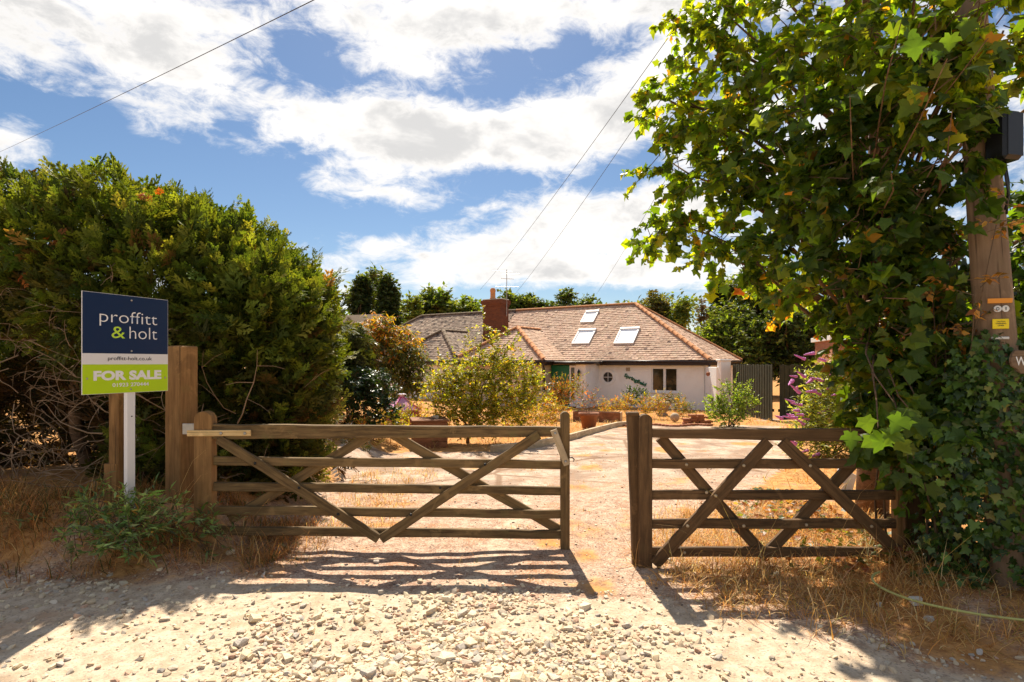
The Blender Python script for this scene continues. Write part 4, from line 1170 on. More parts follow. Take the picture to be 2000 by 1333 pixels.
# ------------------------------------------------------------------ cypress hedge on the left
def cypress():
    rg = np.random.default_rng(8)
    e = empty('cypress_tree', (-4.2, 7.0, .15), 'tall spreading cypress with feathery green sprays, behind the sale board', 'tree')
    for x, y, t, r in ((-6.15, 6.75, 3.3, .12), (-5.55, 7.4, 3.2, .09), (-4.5, 7.3, 3.4, .13), (-3.4, 7.3, 2.8, .10), (-2.75, 7.4, 1.9, .07), (-6.9, 7.1, 3.2, .1)):
        mb = MB(); limb(mb, (x, y, -.1), (x+rg.normal(0, .25), y+.1, t), r, r*.45, rg, .05, 8, 9); mb.build('trunk', M_BARK, e, True, Matrix.Identity(4))
    GRN = [((.115, .155, .020), 5), ((.195, .23, .028), 4), ((.28, .29, .045), 2.0), ((.07, .102, .016), 4), ((.22, .13, .035), .3)]
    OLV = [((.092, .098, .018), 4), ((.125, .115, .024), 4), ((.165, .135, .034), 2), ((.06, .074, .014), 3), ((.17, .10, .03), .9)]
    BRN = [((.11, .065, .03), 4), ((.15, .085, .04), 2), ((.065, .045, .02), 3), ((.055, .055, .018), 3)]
    ell = [((-6.4, 7.4, 2.85), (1.7, 1.3, 1.00), 2000, GRN), ((-5.05, 7.3, 2.95), (1.5, 1.3, .98), 2300, GRN), ((-4.05, 7.2, 2.58), (1.2, 1.2, .92), 2200, GRN), ((-3.25, 7.25, 2.25), (.9, 1.1, .80), 2200, GRN),
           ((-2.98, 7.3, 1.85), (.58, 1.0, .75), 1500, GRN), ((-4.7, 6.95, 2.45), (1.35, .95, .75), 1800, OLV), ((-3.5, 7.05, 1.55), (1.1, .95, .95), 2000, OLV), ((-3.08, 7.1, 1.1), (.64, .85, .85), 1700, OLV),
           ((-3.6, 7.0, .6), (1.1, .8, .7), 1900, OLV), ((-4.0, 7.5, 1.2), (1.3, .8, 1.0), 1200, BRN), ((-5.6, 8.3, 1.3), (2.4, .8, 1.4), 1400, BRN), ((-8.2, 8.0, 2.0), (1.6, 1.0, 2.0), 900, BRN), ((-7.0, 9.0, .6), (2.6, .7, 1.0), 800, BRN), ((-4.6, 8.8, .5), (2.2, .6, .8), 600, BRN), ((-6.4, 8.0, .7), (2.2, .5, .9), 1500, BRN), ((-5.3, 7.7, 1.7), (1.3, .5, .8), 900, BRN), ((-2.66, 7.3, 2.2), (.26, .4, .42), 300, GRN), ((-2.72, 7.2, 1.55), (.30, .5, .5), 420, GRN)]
    C = np.array([c for c, r, n, k in ell]); R = np.array([r for c, r, n, k in ell])
    PO = []; YD = []; NR = []; SZ = []; CO = []; LO = []
    for i, (c, r, n, cs) in enumerate(ell):
        d = unit(rg.normal(size=(n, 3))); d[:, 1] -= .25; d = unit(d)
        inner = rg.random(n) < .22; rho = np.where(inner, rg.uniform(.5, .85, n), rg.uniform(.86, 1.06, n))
        lump = 1+.13*np.sin(d[:, 0]*7+i)*np.sin(d[:, 2]*8+2*i)+.08*np.sin(d[:, 0]*15+d[:, 2]*13)
        p = np.array(c)+d*np.array(r)*(rho*lump)[:, None]
        dep = np.full(n, 9.0)                     # buried in a neighbour?
        for j in range(len(ell)):
            if j != i and j not in (9, 10, 11, 12, 13, 14, 15): dep = np.minimum(dep, np.linalg.norm((p-C[j])/R[j], axis=1))
        keep = dep > .74
        p, d, inner = p[keep], d[keep], inner[keep]; n = len(p)
        nn = unit(d/np.array(r))
        y = unit(nn*.75+np.array([0, -.12, .28])+rg.normal(0, .38, (n, 3)))
        PO.append(p-y*.08); YD.append(y); NR.append(unit(np.cross(y, rg.normal(size=(n, 3)))*.7+np.array([0, -.2, .8])))
        SZ.append(np.clip(rg.normal(.27, .06, n), .10, .44))
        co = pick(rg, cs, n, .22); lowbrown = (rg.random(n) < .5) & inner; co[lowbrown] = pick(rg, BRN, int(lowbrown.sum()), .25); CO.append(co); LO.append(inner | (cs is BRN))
    # leading plumes that stand out of the clipped face
    for q in range(330):
        i = int(rg.choice(9)); c, r, _, cs = ell[i]; d = unit(rg.normal(size=3)+np.array([.15, -.7, .35])); p0 = np.array(c)+d*np.array(r)*rg.uniform(.92, 1.02)
        if min(np.linalg.norm((p0-C[j])/R[j]) for j in range(9) if j != i) < .95: continue
        ax = unit(d*.6+np.array([.35, -.25, .55])+rg.normal(0, .25, 3)); L = rg.uniform(.22, .5); m = 11
        t = np.linspace(0, 1, m); PO.append(p0+ax*(t*L)[:, None]); sd = unit(np.cross(ax, rg.normal(size=3))); YD.append(unit(ax*.9+sd*np.where(np.arange(m) % 2, 1., -1.)[:, None]*.55+rg.normal(0, .15, (m, 3))))
        NR.append(rg.normal(0, .5, (m, 3))+np.array([0, -.5, .7])); SZ.append(.20*(1.1-.55*t)); CO.append(pick(rg, GRN[:3], m, .15)); LO.append(np.zeros(m, bool))
    # dead orange tips
    PO, YD, NR, SZ, CO, LO = [np.concatenate(q) for q in (PO, YD, NR, SZ, CO, LO)]; H = ~LO
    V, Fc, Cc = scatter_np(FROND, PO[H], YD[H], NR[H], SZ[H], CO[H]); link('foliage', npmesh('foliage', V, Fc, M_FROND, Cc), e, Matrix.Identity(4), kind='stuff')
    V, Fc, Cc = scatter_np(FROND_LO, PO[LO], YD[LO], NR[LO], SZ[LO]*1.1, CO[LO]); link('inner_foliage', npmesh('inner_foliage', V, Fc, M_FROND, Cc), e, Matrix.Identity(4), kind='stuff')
    po = []; 
    for px, py in ((107, 465), (292, 375), (50, 535)):
        b = at(px, py, 5.95); po += [b+Vector(rg.normal(0, .02, 3)) for _ in range(4)]
    n = len(po); V, Fc, Cc = scatter_np(FROND, np.array(po), rg.normal(0, .5, (n, 3))+np.array([0, -.3, -.6]), rg.normal(size=(n, 3)), np.full(n, .13), pick(rg, [((.55, .13, .02), 1), ((.45, .16, .04), 1)], n, .15))
    link('dead_sprays', npmesh('dead_sprays', V, Fc, M_FROND, Cc), e, Matrix.Identity(4), kind='stuff')
    # bare dead twigs low on the lane side
    mb = MB()
    for i in range(240):
        b = Vector((rg.uniform(-6.6, -2.9), rg.uniform(6.0, 6.9), rg.uniform(.25, 2.5)))
        if b.x > -3.9: b.z *= .6
        dr = Vector((rg.normal(0, .7), rg.normal(-.55, .3), rg.normal(.1, .45))); L = rg.uniform(.3, .95); p = [b]; v = dr.normalized()
        for k in range(5):
            v = (v+Vector(rg.normal(0, .28, 3))).normalized(); p.append(p[-1]+v*L/5)
        r = rg.uniform(.003, .009); mb.tube(p, [r, r*.85, r*.7, r*.55, r*.4, r*.25], 4, False)
        for k in (2, 3, 4):
            w = (v+Vector(rg.normal(0, .7, 3))).normalized(); mb.tube([p[k], p[k]+w*L*.18, p[k]+w*L*.3+Vector((0, 0, -.03))], [r*.5, r*.35, r*.2], 3, False)
    mb.build('dead_twigs', M_TWIG, e, M=Matrix.Identity(4))


cypress()


# ------------------------------------------------------------------ the maple on the right
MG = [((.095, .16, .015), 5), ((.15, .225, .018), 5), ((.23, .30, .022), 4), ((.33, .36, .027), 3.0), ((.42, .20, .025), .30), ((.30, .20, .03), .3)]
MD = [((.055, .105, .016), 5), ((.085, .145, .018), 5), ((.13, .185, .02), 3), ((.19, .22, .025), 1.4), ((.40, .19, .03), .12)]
MY = [((.20, .25, .02), 4), ((.30, .29, .03), 3), ((.12, .18, .02), 3), ((.50, .26, .03), 2), ((.42, .12, .03), .8)]


def maple():
    rg = np.random.default_rng(17)
    base = Vector((3.85, 6.1, .05)); top = Vector((3.7, 6.0, 6.2))
    e = empty('maple_tree', base, 'leafy maple overhanging the right gate and telephone pole', 'tree')
    mb = MB(); limb(mb, base-Vector((0, 0, .2)), top, .17, .06, rg, .04, 9, 10); mb.build('trunk', M_BARK, e, True, Matrix.Identity(4))
    L = [(1325, 190, 7.0, .30, 16, MG), (1270, 175, 7.2, .16, 6, MG), (1300, 250, 7.0, .26, 12, MG), (1345, 45, 7.0, .34, 14, MG), (1410, 110, 6.8, .48, 26, MG), (1420, 30, 6.6, .45, 24, MG), (1315, 320, 7.0, .30, 14, MG), (1400, 250, 6.6, .50, 36, MG),
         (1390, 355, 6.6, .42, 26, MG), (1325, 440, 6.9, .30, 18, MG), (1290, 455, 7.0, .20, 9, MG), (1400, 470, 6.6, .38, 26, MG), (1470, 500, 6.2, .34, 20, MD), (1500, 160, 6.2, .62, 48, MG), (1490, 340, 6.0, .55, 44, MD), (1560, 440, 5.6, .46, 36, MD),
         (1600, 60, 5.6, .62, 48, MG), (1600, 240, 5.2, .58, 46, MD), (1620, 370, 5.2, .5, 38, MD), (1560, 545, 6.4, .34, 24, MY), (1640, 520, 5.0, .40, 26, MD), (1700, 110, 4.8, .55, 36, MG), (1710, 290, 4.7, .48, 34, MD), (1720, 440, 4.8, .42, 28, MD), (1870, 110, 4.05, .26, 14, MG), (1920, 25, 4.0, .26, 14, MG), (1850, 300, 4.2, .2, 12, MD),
         (1710, 640, 5.6, .32, 20, MY), (1760, 570, 4.9, .36, 24, MD), (1790, 200, 4.4, .38, 22, MD), (1800, 370, 4.6, .34, 24, MD), (1830, 500, 4.7, .30, 20, MD), (1820, 70, 4.1, .36, 18, MG), (1775, 745, 5.2, .28, 18, MD), (1790, 680, 5.0, .30, 20, MD), (1870, 620, 4.9, .26, 18, MD), (1960, 60, 4.8, .45, 24, MG),
         (2010, 130, 5.2, .30, 14, MG), (2010, 420, 5.5, .40, 22, MD), (2000, 540, 5.6, .40, 26, MD), (2000, 640, 5.4, .4, 26, MD), (1880, 760, 5.0, .25, 16, MD), (1660, 560, 7.0, .40, 24, MY), (1740, 715, 5.7, .32, 22, MD), (1790, 780, 5.4, .28, 20, MD), (1725, 640, 5.9, .34, 24, MD), (1640, 565, 6.2, .28, 18, MD), (1810, 620, 5.3, .3, 20, MD), (1720, 700, 4.9, .26, 22, MD), (1775, 765, 4.7, .25, 22, MD), (1825, 700, 4.8, .26, 22, MD), (1745, 825, 4.6, .18, 13, MD), (1800, 810, 4.5, .22, 18, MD), (1850, 640, 4.8, .22, 14, MD), (1690, 640, 5.2, .22, 14, MD), (1780, 900, 4.6, .16, 10, MD),
         (1450, -90, 6.4, .5, 26, MG), (1620, -120, 5.6, .6, 34, MG), (1800, -110, 5.0, .55, 30, MG), (1980, -80, 5.2, .5, 26, MG), (2120, 100, 5.4, .6, 30, MG), (2130, 400, 5.6, .6, 34, MD), (2120, 650, 5.4, .6, 30, MD), (1700, -300, 6.0, .8, 30, MG), (1680, 500, 6.4, .5, 26, MD), (1800, 480, 6.4, .5, 26, MD)]
    clumps = []; mbs = 0
    for px, py, Y, r, nt, cs in L:
        c = at(px, py, Y); clumps.append(((c.x, c.y, c.z), (r*1.1, r*1.1, r*.8), nt, cs))
        zt = min(max(c.z*.72-.3, .8), 5.6); s = base.lerp(top, zt/6.2)
        mb = MB(); limb(mb, s, c, .030, .008, rg, .08, 7, 6); mb.build('branch', M_BARK, e, True, Matrix.Identity(4))
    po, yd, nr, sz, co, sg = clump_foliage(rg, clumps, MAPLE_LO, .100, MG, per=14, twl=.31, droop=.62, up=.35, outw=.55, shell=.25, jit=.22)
    nr = nr+np.array([0, -.35, .1])
    V, Fc = lines_mesh(sg, .006, .002); link('twigs', npmesh('twigs', V, Fc, M_STEM), e, Matrix.Identity(4), kind='stuff')
    # big leaves of the nearest sprays, over the gate end
    near = []
    for px, py, Y, n, sp in ((1715, 850, 3.2, 4, 28), (1745, 800, 3.2, 6, 45), (1785, 910, 3.5, 6, 40), (1765, 700, 3.7, 8, 50), (1805, 850, 3.6, 7, 45), (1850, 130, 3.4, 6, 60), (1760, 60, 3.5, 7, 60), (1930, 90, 3.6, 6, 50), (1740, 350, 3.7, 8, 70), (1660, 200, 3.9, 6, 60), (1800, 600, 3.9, 8, 70), (1860, 230, 3.7, 4, 40)):
        mb = MB(); limb(mb, base.lerp(top, .28+.0002*(1000-py)), at(px, py-15, Y), .012, .003, rg, .05, 6, 5); mb.build('branch', M_BARK, e, True, Matrix.Identity(4))
        for k in range(n):
            c = at(px+rg.normal(0, sp*.6), py+rg.normal(0, sp*.6), Y+rg.normal(0, .15)); near.append(c)
    nn = len(near); near = np.array(near)
    po = np.concatenate([po, near]); yd = np.concatenate([yd, unit(rg.normal(0, .45, (nn, 3))+np.array([-.25, -.2, -.75]))]); nr = np.concatenate([nr, rg.normal(0, .3, (nn, 3))+np.array([-.2, -.75, .5])])
    sz = np.concatenate([sz, rg.uniform(.085, .13, nn)]); co = np.concatenate([co, pick(rg, MD[:3], nn, .2)*.8])
    # which leaves show largest: near and inside the frame
    px = 1000+po[:, 0]*F/po[:, 1]; py = HZ-(po[:, 2]-CH)*F/po[:, 1]
    score = sz/po[:, 1]*((px > 1150) & (px < 1995) & (py > 5) & (py < 1100))
    order = np.argsort(-score); big = order[:285]; rest = order[285:]
    A_, B_ = rest[::2], rest[1::2]; V, Fc, Cc = scatter_np(MAPLE_LO, po[A_], yd[A_], nr[A_], sz[A_], co[A_]); V2, F2, C2 = scatter_np(MAPLE_CURL, po[B_], yd[B_], nr[B_], sz[B_], co[B_], sz[B_]*rg.uniform(.6, 1.05, len(B_)))
    link('foliage', npmesh('foliage', np.concatenate([V, V2]), np.concatenate([Fc, F2+len(V)]), M_LEAF, np.concatenate([Cc, C2])), e, Matrix.Identity(4), kind='stuff')
    Vt, Ft = MAPLE_HI; lib = []
    for c, w in MD+MG:
        for s in range(2):
            W = Vt.copy(); W[:, 2] += (.16 if s else -.22)*np.sin(W[:, 1]*3.0)+(.07*np.cos(W[:, 0]*9) if s else .35*np.abs(W[:, 0])); W[:, 0] *= (1.0 if s else .8); lib.append(npmesh('leaf', W, Ft, M_LEAF, np.tile(np.array(c), (len(W), 1)), True))
    libc = np.array([c for c, w in MD+MG])
    for i in big:
        k = int(np.argmin(((libc-co[i])**2).sum(1)))*2+int(rg.integers(0, 2))
        y = unit(yd[i]); z = unit(nr[i]-y*(nr[i]@y)); x = np.cross(y, z); M = Matrix.Identity(4)
        for a in range(3): M[a][0] = x[a]*sz[i]; M[a][1] = y[a]*sz[i]; M[a][2] = z[a]*sz[i]; M[a][3] = po[i][a]
        link('leaf', lib[k], e, M)


maple()


# ------------------------------------------------------------------ ivy on the right
def ivy():
    rg = np.random.default_rng(23)
    e = empty('ivy_plant', (3.45, 4.35, .08), 'dense green ivy smothering the foot of the telephone pole', 'plant')
    IV = [((.060, .118, .017), 5), ((.095, .172, .024), 4), ((.15, .235, .035), 2), ((.036, .07, .014), 3.5), ((.28, .26, .04), .7)]
    surf = [((3.62, 4.35, .85), (.52, .34, .88), 2300), ((3.55, 4.25, 1.55), (.30, .22, .42), 620), ((3.78, 5.05, .95), (.26, .28, .95), 900), ((3.5, 4.7, .2), (.22, .2, .2), 160), ((3.9, 4.3, .5), (.5, .4, .7), 800), ((3.95, 5.3, .9), (.4, .3, 1.0), 700), ((3.3, 4.3, .08), (.3, .25, .12), 120), ((3.85, 4.0, .55), (.35, .25, .75), 700)]
    PO = []; D = []
    for c, r, n in surf:
        d = unit(rg.normal(size=(n, 3))+np.array([-.1, -.55, .1])); lump = 1+.12*np.sin(d[:, 0]*6+c[0]*9)*np.sin(d[:, 2]*7)
        p = np.array(c)+d*np.array(r)*(rg.uniform(.82, 1.05, n)*lump)[:, None]; PO.append(p); D.append(unit(d/np.array(r)))
    po = np.concatenate(PO); d = np.concatenate(D); n = len(po)
    m = po[:, 2] > gz(po[:, 0], po[:, 1]); po, d = po[m], d[m]; n = len(po)
    yd = unit(np.array([0, 0, -.8])+d*.25+rg.normal(0, .5, (n, 3))); nr = unit(d+np.array([0, -.15, .5])+rg.normal(0, .5, (n, 3)))
    sz = np.clip(rg.normal(.056, .019, n), .020, .10); co = pick(rg, IV, n, .2)
    px = 1000+po[:, 0]*F/po[:, 1]; py = HZ-(po[:, 2]-CH)*F/po[:, 1]
    score = sz/po[:, 1]*((px < 1995) & (py < 1200)); order = np.argsort(-score); big, rest = order[:285], order[285:]
    V, Fc, Cc = scatter_np(IVY, po[rest], yd[rest], nr[rest], sz[rest], co[rest]); link('foliage', npmesh('foliage', V, Fc, M_IVY, Cc), e, Matrix.Identity(4), kind='stuff')
    lib = [npmesh('leaf', IVY[0], IVY[1], M_IVY, np.tile(np.array(c), (len(IVY[0]), 1)), True) for c, w in IV]; libc = np.array([c for c, w in IV])
    for i in big:
        k = int(np.argmin(((libc-co[i])**2).sum(1))); y = yd[i]; z = unit(nr[i]-y*(nr[i]@y)); x = np.cross(y, z); M = Matrix.Identity(4)
        for a in range(3): M[a][0] = x[a]*sz[i]; M[a][1] = y[a]*sz[i]; M[a][2] = z[a]*sz[i]; M[a][3] = po[i][a]
        link('leaf', lib[k], e, M)
    mb = MB()
    for i in range(22):
        b = Vector((rg.uniform(3.2, 3.9), rg.uniform(4.3, 5.2), 0)); limb(mb, b, b+Vector((rg.normal(0, .15), rg.normal(0, .1), rg.uniform(.8, 1.9))), .012, .005, rg, .1, 6, 5)
    mb.build('stems', M_STEM, e, True, Matrix.Identity(4))


ivy()
# climber with dried orange heads between maple and pole
rgc = np.random.default_rng(31)
DRY = [((.50, .22, .05), 4), ((.36, .17, .05), 3), ((.12, .12, .025), 3), ((.60, .32, .09), 2)]
cl = []
for px, py, Y, r, n in ((1860, 480, 4.5, .10, 5), (1875, 535, 4.5, .12, 9), (1820, 560, 4.6, .10, 5), (1905, 560, 4.0, .09, 4), (1840, 620, 4.6, .12, 6), (1790, 655, 4.7, .12, 6), (1890, 640, 4.3, .08, 5), (1700, 690, 5.6, .2, 12), (1740, 640, 5.4, .2, 10), (1680, 740, 5.6, .2, 10), (1950, 420, 4.0, .12, 6), (1640, 690, 6.0, .2, 10)):
    c = at(px, py, Y); cl.append((tuple(c), (r, r, r*1.2), n))
plant('dried_climber', 'straggling climber with dried orange seed heads beside the pole', 'plant', (3.55, 4.9, .1), cl, OVAL, .055, DRY, 32, per=9, twl=.14, droop=.3, stems=.009)

# ------------------------------------------------------------------ garden shrubs
def P3(px, py, Y): return tuple(at(px, py, Y))


YG = [((.26, .28, .025), 5), ((.38, .36, .04), 4), ((.16, .21, .02), 4), ((.50, .40, .06), 2.5), ((.42, .22, .03), .7)]
OR = [((.55, .27, .03), 4), ((.42, .32, .04), 3), ((.15, .16, .02), 3), ((.48, .16, .02), 1.6), ((.09, .11, .02), 3)]
OG = [((.10, .12, .018), 5), ((.16, .17, .025), 3), ((.06, .085, .014), 4), ((.30, .19, .03), 1)]
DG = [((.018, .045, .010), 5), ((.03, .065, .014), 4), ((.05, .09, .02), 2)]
PG = [((.22, .32, .065), 5), ((.32, .40, .09), 4), ((.14, .22, .04), 4)]
WD = [((.45, .24, .03), 3), ((.40, .34, .04), 3), ((.22, .22, .03), 3), ((.45, .13, .03), 1.4)]

b = G(915, 866)
cl = [(P3(930, 770, 13.6), (.75, .7, .55), 150), (P3(890, 740, 13.8), (.55, .6, .5), 100), (P3(1000, 740, 13.8), (.6, .6, .5), 110), (P3(960, 720, 13.6), (.6, .6, .45), 90), (P3(1010, 795, 13.4), (.45, .5, .35), 80), (P3(880, 800, 13.4), (.45, .5, .35), 80), (P3(940, 820, 13.3), (.55, .5, .3), 90), (P3(1040, 760, 13.9), (.35, .4, .4), 55),
      (P3(975, 690, 13.6), (.22, .25, .35), 22), (P3(920, 690, 13.7), (.16, .2, .3), 14), (P3(995, 665, 13.7), (.10, .12, .3), 7), (P3(860, 760, 13.8), (.3, .4, .45), 50), (P3(945, 640, 13.8), (.06, .08, .28), 5)]
plant('garden_bush', 'large yellow-green bush in the middle, behind the left gate', 'bush', b, cl, OVAL, .072, YG, 41, per=20, twl=.36, droop=.1, up=.7, twig_r=.003, stems=.016, trunk=(b+Vector((0, .05, .45)), .05, .03))
b = G(755, 838); b.y = 18.5; b.x = (755-1000)*18.5/F; b.z = float(gz(b.x, b.y))
cl = [(P3(740, 655, 18.5), (.75, .8, .6), 150, OR), (P3(705, 665, 18.6), (.5, .6, .5), 80, OR), (P3(780, 665, 18.5), (.6, .7, .5), 100, OR), (P3(750, 700, 18.2), (.9, .8, .6), 150, OG), (P3(800, 705, 18.4), (.55, .7, .55), 100, OG), (P3(720, 735, 18.2), (.7, .7, .5), 100, OG), (P3(780, 750, 18.2), (.7, .7, .55), 100, OG), (P3(745, 630, 18.6), (.35, .4, .3), 40, OR), (P3(815, 740, 18.6), (.5, .6, .5), 70, OG)]
plant('autumn_shrub', 'tall shrub turning orange at its top, left of the dark roof', 'bush', b, cl, LANCE, .16, OR, 42, per=14, twl=.42, droop=.65, up=.4, twig_r=.004, stems=.03, trunk=(b+Vector((0, 0, 1.6)), .08, .05))
b = Vector((-3.35, 12.6, float(gz(-3.35, 12.6))))
cl = [(P3(690, 755, 12.6), (.50, .5, .38), 95), (P3(735, 760, 12.6), (.42, .5, .35), 80), (P3(700, 800, 12.5), (.55, .5, .40), 90), (P3(670, 790, 12.6), (.4, .5, .5), 70), (P3(750, 800, 12.7), (.30, .4, .3), 45)]
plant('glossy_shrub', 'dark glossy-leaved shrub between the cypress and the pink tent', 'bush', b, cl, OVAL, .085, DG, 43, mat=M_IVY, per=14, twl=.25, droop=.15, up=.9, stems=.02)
b = Vector((-3.9, 13.6, float(gz(-3.9, 13.6))))
cl = [(P3(675, 660, 13.4), (.35, .4, .45), 60), (P3(690, 700, 13.5), (.3, .4, .5), 60), (P3(665, 720, 13.4), (.3, .4, .5), 50)]
plant('weeping_conifer', 'dark weeping conifer between the cypress and the orange shrub', 'bush', b, cl, FROND, .26, [((.045, .06, .012), 3), ((.08, .085, .02), 2), ((.13, .15, .03), 1)], 44, mat=M_FROND, per=6, twl=.3, droop=.9, up=.2, stems=.025)
b = G(1425, 834)
cl = [(P3(1425, 790, b.y), (.40, .4, .42), 80), (P3(1400, 800, b.y), (.35, .35, .35), 60), (P3(1452, 790, b.y), (.32, .35, .42), 60), (P3(1425, 818, b.y-.1), (.6, .4, .25), 70)]
cl += [(P3(x, y, b.y), (.05, .06, .26), 9) for x, y in ((1411, 765), (1437, 762), (1462, 768), (1392, 785), (1471, 785), (1422, 758))]
plant('privet_shrub', 'pale green upright shrub in front of the white pillar', 'bush', b, cl, OVAL, .07, PG, 45, per=14, twl=.26, droop=-.35, up=.8, stems=.014)
b = G(1620, 888)
BD = [((.28, .33, .08), 5), ((.40, .43, .12), 4), ((.18, .23, .05), 4), ((.50, .44, .08), 1.2)]
cl = [(P3(1620, 790, 11.4), (.45, .5, .45), 100), (P3(1590, 820, 11.3), (.38, .4, .4), 80), (P3(1660, 790, 11.5), (.5, .5, .5), 110), (P3(1640, 840, 11.2), (.6, .5, .4), 110), (P3(1610, 745, 11.5), (.3, .35, .35), 50), (P3(1700, 820, 11.4), (.45, .45, .5), 90), (P3(1585, 860, 11.1), (.35, .35, .28), 55), (P3(1660, 875, 11.1), (.5, .4, .25), 70), (P3(1690, 760, 11.6), (.4, .4, .4), 70)]
BUD = plant('butterfly_bush', 'butterfly bush with pink-purple flower spikes behind the right gate', 'bush', b, cl, LANCE, .11, BD, 46, per=12, twl=.36, droop=.1, up=.6, stems=.016)
rgb_ = np.random.default_rng(47)
m_flower = m_plain('purple_flower', (.62, .20, .50), .7, .3, 60)
def spike_mesh(seed):
    rg = random.Random(seed); mb = MB(); n = 9
    prof = [(.004, 0), (.020, .02), (.024, .05), (.019, .11), (.012, .17), (.003, .22)]
    for i, (r, x) in enumerate(prof): pass
    V = []; Fc = []
    for i in range(12):
        t = i/11; x = .22*t; r = .026*(1-t)**.6*(.85 if i % 2 else 1.12)+.002
        for j in range(7):
            a = 6.283*j/7; q = r*rg.uniform(.8, 1.2); V.append((x, q*math.cos(a), q*math.sin(a)))
    for i in range(11):
        for j in range(7): Fc.append((i*7+j, (i+1)*7+j, (i+1)*7+(j+1) % 7, i*7+(j+1) % 7))
    return pymesh('flower_spike', V, Fc, m_flower)
spk = [spike_mesh(i) for i in range(4)]
for i, (px, py) in enumerate(((1548, 744), (1556, 736), (1572, 737), (1557, 758), (1562, 768), (1586, 742), (1592, 765), (1608, 744), (1603, 771), (1552, 786), (1566, 792), (1560, 802), (1549, 813), (1557, 817), (1568, 811), (1528, 818), (1571, 830), (1618, 760), (1625, 718), (1612, 705), (1622, 730), (1640, 742), (1692, 728), (1555, 868), (1600, 887), (1578, 880), (1650, 765), (1662, 812), (1618, 803), (1733, 790), (1572, 702), (1590, 690), (1580, 820), (1690, 750))):
    p = at(px, py, 10.75+rgb_.uniform(0, .5)); d = Vector((-.8+rgb_.normal(0, .3), -.3+rgb_.normal(0, .3), .15+rgb_.normal(0, .25)))
    link('flower_spike', spk[i % 4], BUD, frame(d, (.1, .2, 1), p) @ Matrix.Scale(rgb_.uniform(.8, 1.35), 4))
# yellowing shrubs at the right boundary
cl = [(P3(1730, 770, 9.0), (.4, .4, .4), 70), (P3(1760, 830, 8.5), (.4, .4, .4), 70), (P3(1700, 830, 9.2), (.25, .3, .3), 30), (P3(1730, 690, 9.4), (.4, .4, .4), 60), (P3(1750, 640, 9.6), (.4, .5, .4), 60)]
plant('yellowing_shrub', 'yellowing shrub between the butterfly bush and the ivy', 'bush', (6.1, 9.0, -.05), cl, OVAL, .08, [((.36, .32, .03), 3), ((.18, .22, .03), 4), ((.42, .22, .03), 1.5), ((.10, .13, .02), 3)], 48, per=9, twl=.3, stems=.015)
cl = [((5.75, 7.4, 1.1), (.8, .8, 1.1), 170), ((7.0, 8.6, 1.5), (1.1, .9, 1.4), 200), ((5.3, 6.2, .7), (.7, .6, .8), 120), ((8.8, 9.6, 1.6), (1.3, 1.0, 1.6), 200), ((5.2, 6.6, 2.0), (.6, .6, .7), 100), ((6.4, 7.2, 2.2), (.9, .9, .9), 140), ((5.8, 6.0, 2.6), (.7, .6, .9), 110)]
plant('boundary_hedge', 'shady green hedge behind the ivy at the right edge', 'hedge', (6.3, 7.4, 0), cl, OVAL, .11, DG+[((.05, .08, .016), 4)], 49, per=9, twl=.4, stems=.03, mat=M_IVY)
# low ivy and fallen leaves behind the right gate
rgf = np.random.default_rng(50); n = 1500
x = rgf.uniform(1.9, 3.4, n); y = rgf.uniform(4.5, 7.2, n); k = rgf.random(n) < sstep(1.9, 3.0, x+.25*(fbm(x*2, y*2, 2, 3)-.5)*4); x, y = x[k], y[k]; n = len(x)
po = np.stack([x, y, gz(x, y)+rgf.uniform(.01, .10, n)], -1)
V, Fc, C = scatter_np(IVY, po, rgf.normal(size=(n, 3))*np.array([1, 1, .25]), rgf.normal(0, .4, (n, 3))+np.array([0, -.2, 1]), rgf.uniform(.04, .08, n), pick(rgf, [((.30, .13, .05), 3), ((.10, .15, .03), 3), ((.42, .22, .08), 3), ((.20, .22, .04), 2)], n, .25))
link('leaf_litter', npmesh('leaf_litter', V, Fc, M_SHRUB, C), label='creeping ivy and fallen brown leaves under the right gate', cat='leaves', kind='stuff')


def small_plant(name, label, px, py, Y, w, h, cols, seed, tm=OVAL, size=.05, n=60, group=None, droop=-.2, per=9, cat='plant', twl=.2, stems=.008):
    x = (px-1000)*Y/F; z = float(gz(x, Y)); cl = [((x, Y, z+h*.55), (w/2, w/2, h*.42), n)]
    return plant(name, label, cat, (x, Y, z), cl, tm, size, cols, seed, group=group, per=per, droop=droop, twl=twl, stems=stems)


